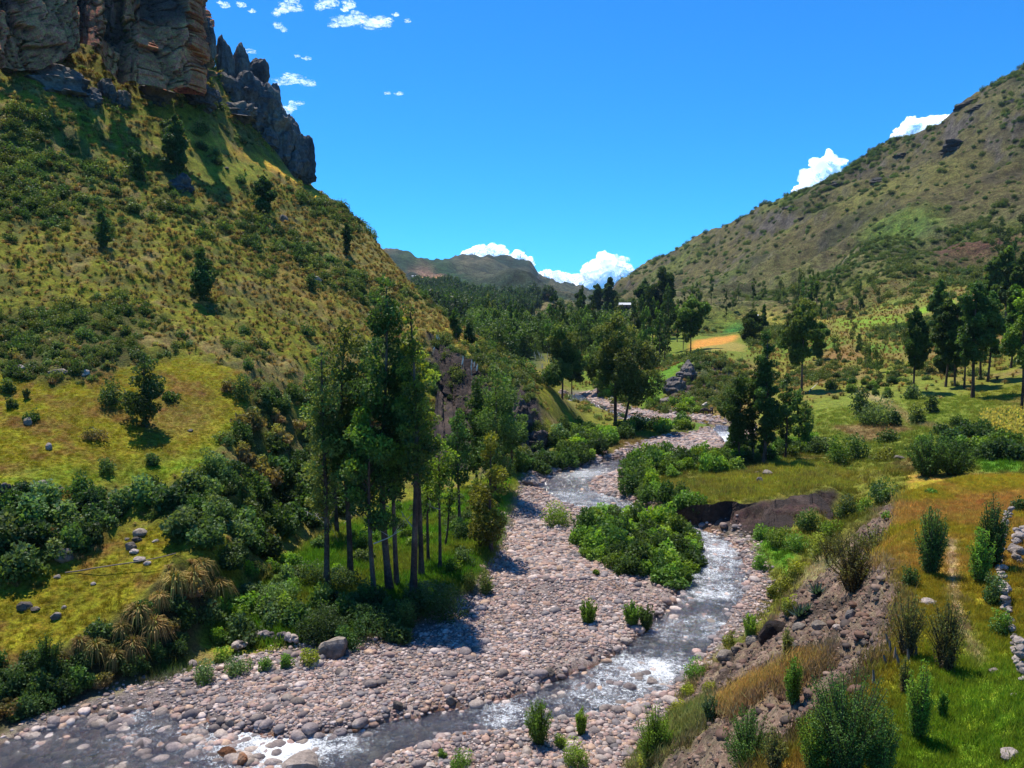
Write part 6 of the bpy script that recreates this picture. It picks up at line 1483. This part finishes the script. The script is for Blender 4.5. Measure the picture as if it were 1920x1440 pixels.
cloud(heap(1674, 1785, 262, [246, 226, 214, 210, 209, 212], 34, 4), 'smooth bulging white cloud behind the upper mountain skyline')
cloud([(640, 42, 40, 18), (665, 38, 50, 22), (690, 35, 50, 24), (712, 36, 44, 20), (725, 40, 30, 12), (625, 47, 22, 8)], 'flat white cloud streak at the top centre-left of the sky')
cloud([(655, 10, 26, 16), (645, 14, 16, 10), (615, 8, 44, 20), (600, 14, 20, 12)], 'ragged cloud piece touching the top edge of the sky')
cloud([(540, 6, 44, 16), (530, 18, 26, 14), (520, 28, 18, 12), (548, 2, 30, 10)], 'torn cloud at the top edge left of the ragged piece')
cloud([(524, 50, 18, 12), (533, 56, 12, 10), (516, 46, 10, 8)], 'tiny cloud below the torn cloud')
cloud([(420, 8, 20, 12), (412, 5, 10, 6)], 'small cloud next to the cliff top at the upper edge')
cloud([(455, 12, 18, 8), (472, 20, 14, 8), (448, 6, 12, 6)], 'wispy cloud right of the cliff top')
cloud([(530, 154, 36, 12), (555, 150, 46, 14), (575, 155, 34, 12), (545, 145, 30, 10), (587, 160, 14, 6)], 'thin white cloud right of the rock pinnacles')
cloud([(532, 206, 30, 20), (545, 200, 26, 14), (560, 194, 24, 8), (548, 192, 14, 8)], 'white puff touching the rocky skyline')
cloud([(558, 106, 12, 5), (574, 108, 18, 6)], 'faint wisp high above the pinnacles')
cloud([(468, 97, 26, 5)], 'faint streak just right of the tallest pinnacle')
cloud([(726, 175, 14, 5), (748, 176, 18, 6)], 'faint double wisp alone in the blue sky')
cloud([(764, 38, 14, 7), (742, 28, 14, 7)], 'small puffs beside the flat white streak')

# ------------------------------------------------------------------ painted and plain materials for small things
def mat_plain(name, col, rough=.8, var=.25, scale=3.0):
    m, nt, out = mat_new(name)
    L = nt.links.new
    geo = node(nt, 'ShaderNodeNewGeometry'); n1 = node(nt, 'ShaderNodeTexNoise', i2=scale, i3=5.0); L(geo.outputs[0], n1.inputs[0])
    r = node(nt, 'ShaderNodeMapRange', i1=.3, i2=.7, i3=1 - var, i4=1 + var); L(n1.outputs[0], r.inputs[0])
    mx = node(nt, 'ShaderNodeMix', data_type='RGBA', blend_type='MULTIPLY', i0=1.0); mx.inputs[6].default_value = (*col, 1); L(r.outputs[0], mx.inputs[7])
    p = node(nt, 'ShaderNodeBsdfPrincipled'); p.inputs['Roughness'].default_value = rough; L(mx.outputs[2], p.inputs['Base Color']); L(p.outputs[0], out.inputs[0])
    return m
for k_, c_, in (('wall_mud', (.30, .20, .13)), ('wall_white', (.75, .72, .66)), ('roof_tin', (.55, .57, .6)), ('roof_tile', (.42, .12, .06)), ('dark_open', (.02, .02, .02)), ('wood', (.20, .15, .11)), ('grey_wood', (.34, .30, .26)), ('wool', (.62, .56, .48)), ('dark_hide', (.03, .022, .018)), ('steel', (.25, .26, .28)), ('plume', (.72, .64, .52))):
    M[k_] = mat_plain(k_, c_)
def box(cx, cy, cz, sx, sy, sz):
    V = np.array([(cx + a * sx / 2, cy + b * sy / 2, cz + c * sz / 2) for c in (-1, 1) for b in (-1, 1) for a in (-1, 1)])
    return V, np.array([(0, 2, 3, 1), (4, 5, 7, 6), (0, 1, 5, 4), (2, 6, 7, 3), (0, 4, 6, 2), (1, 3, 7, 5)])
def house(u, v, w, h, wall, roof, label, gable=.45, long=.6, y=None, rz=0.0):
    p = hit(u, v); k = p.y / FPX; W, Hh = w * k, h * k; Dp = max(3.0, W * long); hw = Hh * (1 - gable)
    root = bpy.data.objects.new('house', None); COL.objects.link(root); root.location = (p.x, p.y, p.z - .2); root.rotation_euler = (0, 0, rz)
    V, F = box(0, 0, hw / 2, W, Dp, hw); link('wall', mesh_from('wall', V, F, M[wall], False), root)
    e = .12 * W; g = Hh * gable
    V = np.array([(-W / 2 - e, -Dp / 2 - e, hw), (W / 2 + e, -Dp / 2 - e, hw), (W / 2 + e, Dp / 2 + e, hw), (-W / 2 - e, Dp / 2 + e, hw), (-W / 2 - e, 0, hw + g), (W / 2 + e, 0, hw + g),
                  (-W / 2 - e, -Dp / 2 - e, hw + .15), (W / 2 + e, -Dp / 2 - e, hw + .15)])
    F4 = np.array([(0, 1, 5, 4), (2, 3, 4, 5), (3, 2, 1, 0)]); F3 = np.array([(1, 2, 5), (3, 0, 4)])
    link('roof', mesh_from('roof', V[:6], [F4, F3], M[roof], False), root)
    V, F = box(0, -Dp / 2 - .02, hw * .4, W * .12, .06, hw * .8); link('door', mesh_from('door', V, F, M['dark_open'], False), root)
    for sx in (-.28, .28):
        V, F = box(sx * W, -Dp / 2 - .02, hw * .55, W * .11, .06, hw * .35); link('window', mesh_from('window', V, F, M['dark_open'], False), root)
    return tag(root, label, 'house')
house(1026, 560, 14, 9, 'wall_white', 'roof_tile', 'white house with a red tiled roof below the far peak')
house(1006, 561, 14, 6, 'wall_mud', 'roof_tin', 'low grey-roofed house beside the red-roofed one')
house(1004, 606, 26, 7, 'wall_white', 'roof_tin', 'long white-roofed building in the valley wood', rz=.1)
house(1174, 576, 22, 9, 'wall_mud', 'roof_tin', 'grey-roofed house on the hillside left of the mountain foot')
house(1413, 597, 14, 8, 'wall_mud', 'roof_tin', 'small grey hut on the yellow field')
house(1110, 583, 8, 6, 'wall_mud', 'roof_tile', 'tiny reddish house on the far shoulder of the valley')
house(880, 552, 6, 4, 'wall_white', 'roof_tin', 'tiny white hut in the far forest clearing')
house(776, 520, 6, 4, 'wall_white', 'roof_tin', 'tiny pale hut beside the far yellow field')
# masts on the far ridge
for u, v, h, lb in [(946, 470, 12, 'left lattice mast on the far ridge under the cloud'), (984, 484, 16, 'tall thin mast on the very top of the far peak'), (976, 484, 10, 'short mast left of the tall mast on the far peak')]:
    p = hit(u, v + 4); k = p.y / FPX; hh = (h + 4) * k; b_ = hh * .05; pr = []
    for sx, sy in ((-1, -1), (1, -1), (1, 1), (-1, 1)): pr.append(tube([(sx * b_, sy * b_, -2), (0, 0, hh)], [.35, .25], 4))
    for i in range(5):
        z = hh * (i + .5) / 5; q = b_ * (1 - z / hh)
        pr.append(tube([(-q, -q, z), (q, q, z + 2)], [.2, .2], 3)); pr.append(tube([(q, -q, z), (-q, q, z + 2)], [.2, .2], 3))
    V, F = join(pr)
    root = bpy.data.objects.new('mast', None); COL.objects.link(root); root.location = p
    link('lattice', mesh_from('lattice', V, F, M['steel'], False), root)
    V, F = tube([(0, 0, hh), (0, 0, hh * 1.15)], [.3, .2], 4); link('antenna', mesh_from('antenna', V, F, M['steel'], False), root)
    tag(root, lb, 'mast')
# tower-like clump of trees on the left far ridge
# animals grazing on the spit beside the upper river reach
def grazer(u, v, length, mat, label, cat, yaw):
    p = hit(u, v); s = length
    me_ = bpy.data.meshes.new('body')
    pts = [(0, 0, .62), (.30, 0, .64), (.48, 0, .60), (.66, 0, .40), (.78, 0, .16), (-.35, 0, .62), (-.5, 0, .55), (-.54, 0, .30),
           (.30, .11, .45), (.31, .12, .22), (.30, .12, 0), (.30, -.11, .45), (.28, -.12, .22), (.29, -.12, 0), (-.36, .12, .45), (-.42, .13, .24), (-.38, .13, 0), (-.36, -.12, .45), (-.41, -.13, .24), (-.37, -.13, 0)]
    ed = [(0, 1), (1, 2), (2, 3), (3, 4), (0, 5), (5, 6), (6, 7), (1, 8), (8, 9), (9, 10), (1, 11), (11, 12), (12, 13), (5, 14), (14, 15), (15, 16), (5, 17), (17, 18), (18, 19)]
    rad = [.23, .21, .14, .10, .06, .22, .10, .02, .09, .045, .035, .09, .045, .035, .10, .05, .035, .10, .05, .035]
    me_.from_pydata([tuple(c * s for c in q) for q in pts], ed, [])
    me_.materials.append(M[mat])
    root = bpy.data.objects.new(cat, None); COL.objects.link(root); root.location = p; root.rotation_euler = (0, 0, yaw)
    o = link('body', me_, root); md = o.modifiers.new('skin', 'SKIN')
    for i, r_ in enumerate(rad): me_.skin_vertices[0].data[i].radius = (r_ * s, r_ * s)
    me_.skin_vertices[0].data[0].use_root = True
    o.modifiers.new('sub', 'SUBSURF').levels = 1; o.modifiers['sub'].render_levels = 1
    for sy in (-1, 1):
        V, F = tube([(.66 * s, sy * .06 * s, .44 * s), (.62 * s, sy * .15 * s, .46 * s)], [.035 * s, .01 * s], 4); link('ear', mesh_from('ear', V, F, M[mat], True), root)
    return tag(root, label, cat)
grazer(1323, 767, 1.6, 'wool', 'pale cow standing on the grassy spit by the upper river', 'cow', .4)
grazer(1323, 777, 1.5, 'dark_hide', 'black cow grazing left of the other dark one on the spit', 'cow', 2.8)
grazer(1334, 776, 1.4, 'dark_hide', 'black cow facing away at the right on the spit', 'cow', 1.2)
# fallen poles and dead wood
def pole(u0, v0, u1, v1, r, mat, label, name='fallen_pole', lift=.12, cat='pole'):
    a, b = hit(u0, v0), hit(u1, v1); n = 9; pts = []
    for i in range(n):
        t = i / (n - 1); q = a.lerp(b, t); pts.append((q.x, q.y, max(ground(q.x, q.y) + lift, q.z + lift * .5) + .03 * math.sin(7 * t)))
    V, F = tube(pts, [r * (1 - .4 * i / n) for i in range(n)], 7); V = V - V[0]
    o = link(name, mesh_from(name, V, F, M[mat], True), None, pts[0])
    return tag(o, label, cat)
pole(122, 1076, 330, 1040, .045, 'wood', 'long thin grey pole lying across the lower left meadow')
pole(1514, 738, 1534, 718, .12, 'pale_bark', 'pale fallen branch on the slope beside the airy eucalyptus', 'fallen_branch', cat='branch')
pole(445, 988, 500, 965, .05, 'pale_bark', 'pale dead branch in the scrub right of the overgrown rock', 'fallen_branch', cat='branch')
pole(645, 985, 668, 960, .05, 'pale_bark', 'bleached branch lying behind the cluster trunks', 'fallen_branch', cat='branch')
pole(804, 800, 800, 830, .07, 'pale_bark', 'white dead stem standing against the dark slide', 'fallen_branch', cat='branch')
# fence posts on the terrace rim
for i, (u, v, h) in enumerate([(1664, 1212, 24), (1668, 1230, 30), (1676, 1240, 28), (1684, 1250, 24), (1702, 1242, 26), (1715, 1232, 20), (1660, 1250, 22), (1637, 1285, 30)]):
    p = hit(u, v); k = p.y / FPX; hh = h * k
    V, F = tube([(0, 0, -.1), (.02 * (i % 3), .02, hh * .5), (.05 * (i % 3 - 1), .03, hh)], [.045, .04, .025], 6)
    tag(link('fence_post', mesh_from('fence_post', V, F, M['wood'], True), None, p), ['grey fence post highest on the terrace rim', 'leaning grey post second on the terrace rim', 'crooked post in the middle of the rim fence', 'low post after the crooked rim post', 'post standing in the dry orange grass', 'short post at the right of the rim fence', 'post at the left bend of the rim fence', 'old stump-like post lowest on the terrace rim'][i], 'fence post', 'old fence posts on the terrace rim')
# pampas plumes
r3 = np.random.default_rng(8)
def plume(u, v, h, label, group, n=1):
    for i in range(n):
        p = hit(u + r3.normal() * 9 * (n > 1), v + r3.normal() * 7 * (n > 1)); k = math.hypot(p.x, p.y) / FPX; hh = h * k * r3.uniform(.8, 1.2); lx = r3.normal() * hh * .15
        V, F = tube([(0, 0, 0), (lx * .4, 0, hh * .55), (lx * .6, 0, hh * .65), (lx * .9, 0, hh * .85), (lx, 0, hh)], [.02, .02, .10, .09, .015], 6)
        tag(link('pampas_plume', mesh_from('pampas_plume', V, F, M['plume'], True), None, p), label if n == 1 else label + ', %s and %s' % (('tall', 'short')[i % 2], ('leaning left', 'leaning right')[int(lx > 0)]), 'pampas grass', group)
plume(885, 700, 26, 'white pampas plume hanging on the dark slide', 'pampas plumes on the dark slide', 7)
plume(812, 655, 18, 'white pampas plume at the upper end of the dark slide', 'pampas plumes at the top of the slide', 4)
plume(1012, 690, 26, 'pinkish pampas plume on the crest of the spur', 'pampas plumes on the spur crest', 12)
# corn plot: rows of flowering stalks
def corn_mesh():
    pr, cs = [], []
    V, F = tube([(0, 0, 0), (.02, 0, .8), (0, 0, 1.5)], [.03, .02, .01], 4); vs, fs, ks = [V], [F], [np.tile(C(.16, .20, .05), (len(V), 1))]; o = len(V)
    for i in range(9):
        g = i * 2.4; z = .3 + i * .11; l = .45; d = np.array([math.cos(g), math.sin(g), 0]); s = np.array([-math.sin(g), math.cos(g), 0]) * .045
        q = [np.array([0, 0, z]), d * l * .5 + [0, 0, z + .22], d * l + [0, 0, z - .02]]
        vs.append(np.array([q[0] - s, q[0] + s, q[1] - s, q[1] + s, q[2]])); fs.append(np.array([(0, 1, 3, 2), (2, 3, 4, 4)])[:1] + o); ks.append(np.tile(C(.12, .22, .05), (5, 1)))
        o += 5
    for i in range(5):
        g = i * 1.3; e = np.array([math.cos(g) * .12, math.sin(g) * .12, 1.75]); a = np.array([0, 0, 1.45]); s = np.array([.025, 0.02, 0])
        vs.append(np.array([a - s, a + s, e + s, e - s])); fs.append(np.array([(0, 1, 2, 3)]) + o); ks.append(np.tile(C(.60, .52, .14), (4, 1))); o += 4
    return mesh_from('corn_stalk', np.concatenate(vs), np.concatenate(fs), M['leaf'], False, np.concatenate(ks))
cornm = mask_of([(1835, 790), (1920, 785), (2060, 785), (2060, 830), (1860, 826), (1840, 812)], wob=.001, soft=0, seed=170)
P = scatter(cornm, 1800, 700)
P[:, 0] = np.round(P[:, 0] / .8) * .8 + r3.normal(size=len(P)) * .06; P[:, 2] = height(P[:, 0], P[:, 1])
instances('corn', P, r3.uniform(.8, 1.15, len(P)), [corn_mesh()], label='rows of corn with pale yellow tassels on the right-hand plot', cat='corn', seed=12)

# ------------------------------------------------------------------ the air of the valley
V, F = box(0, 3300, 170, 12000, 7200, 360 + 2 * 0)
me_ = mesh_from('haze', V * [1, 1, 1] + [0, 0, 0], F, None, False)
m, nt, out = mat_new('valley_air')
pv = node(nt, 'ShaderNodeVolumePrincipled')
pv.inputs['Color'].default_value = (.45, .68, 1.0, 1); pv.inputs['Density'].default_value = 0.00004; pv.inputs['Anisotropy'].default_value = 0.2
nt.links.new(pv.outputs[0], out.inputs[1])
me_.materials.append(m)
hz = link('haze', me_)
tag(hz, 'thin blue air of the valley', None, None, 'stuff')
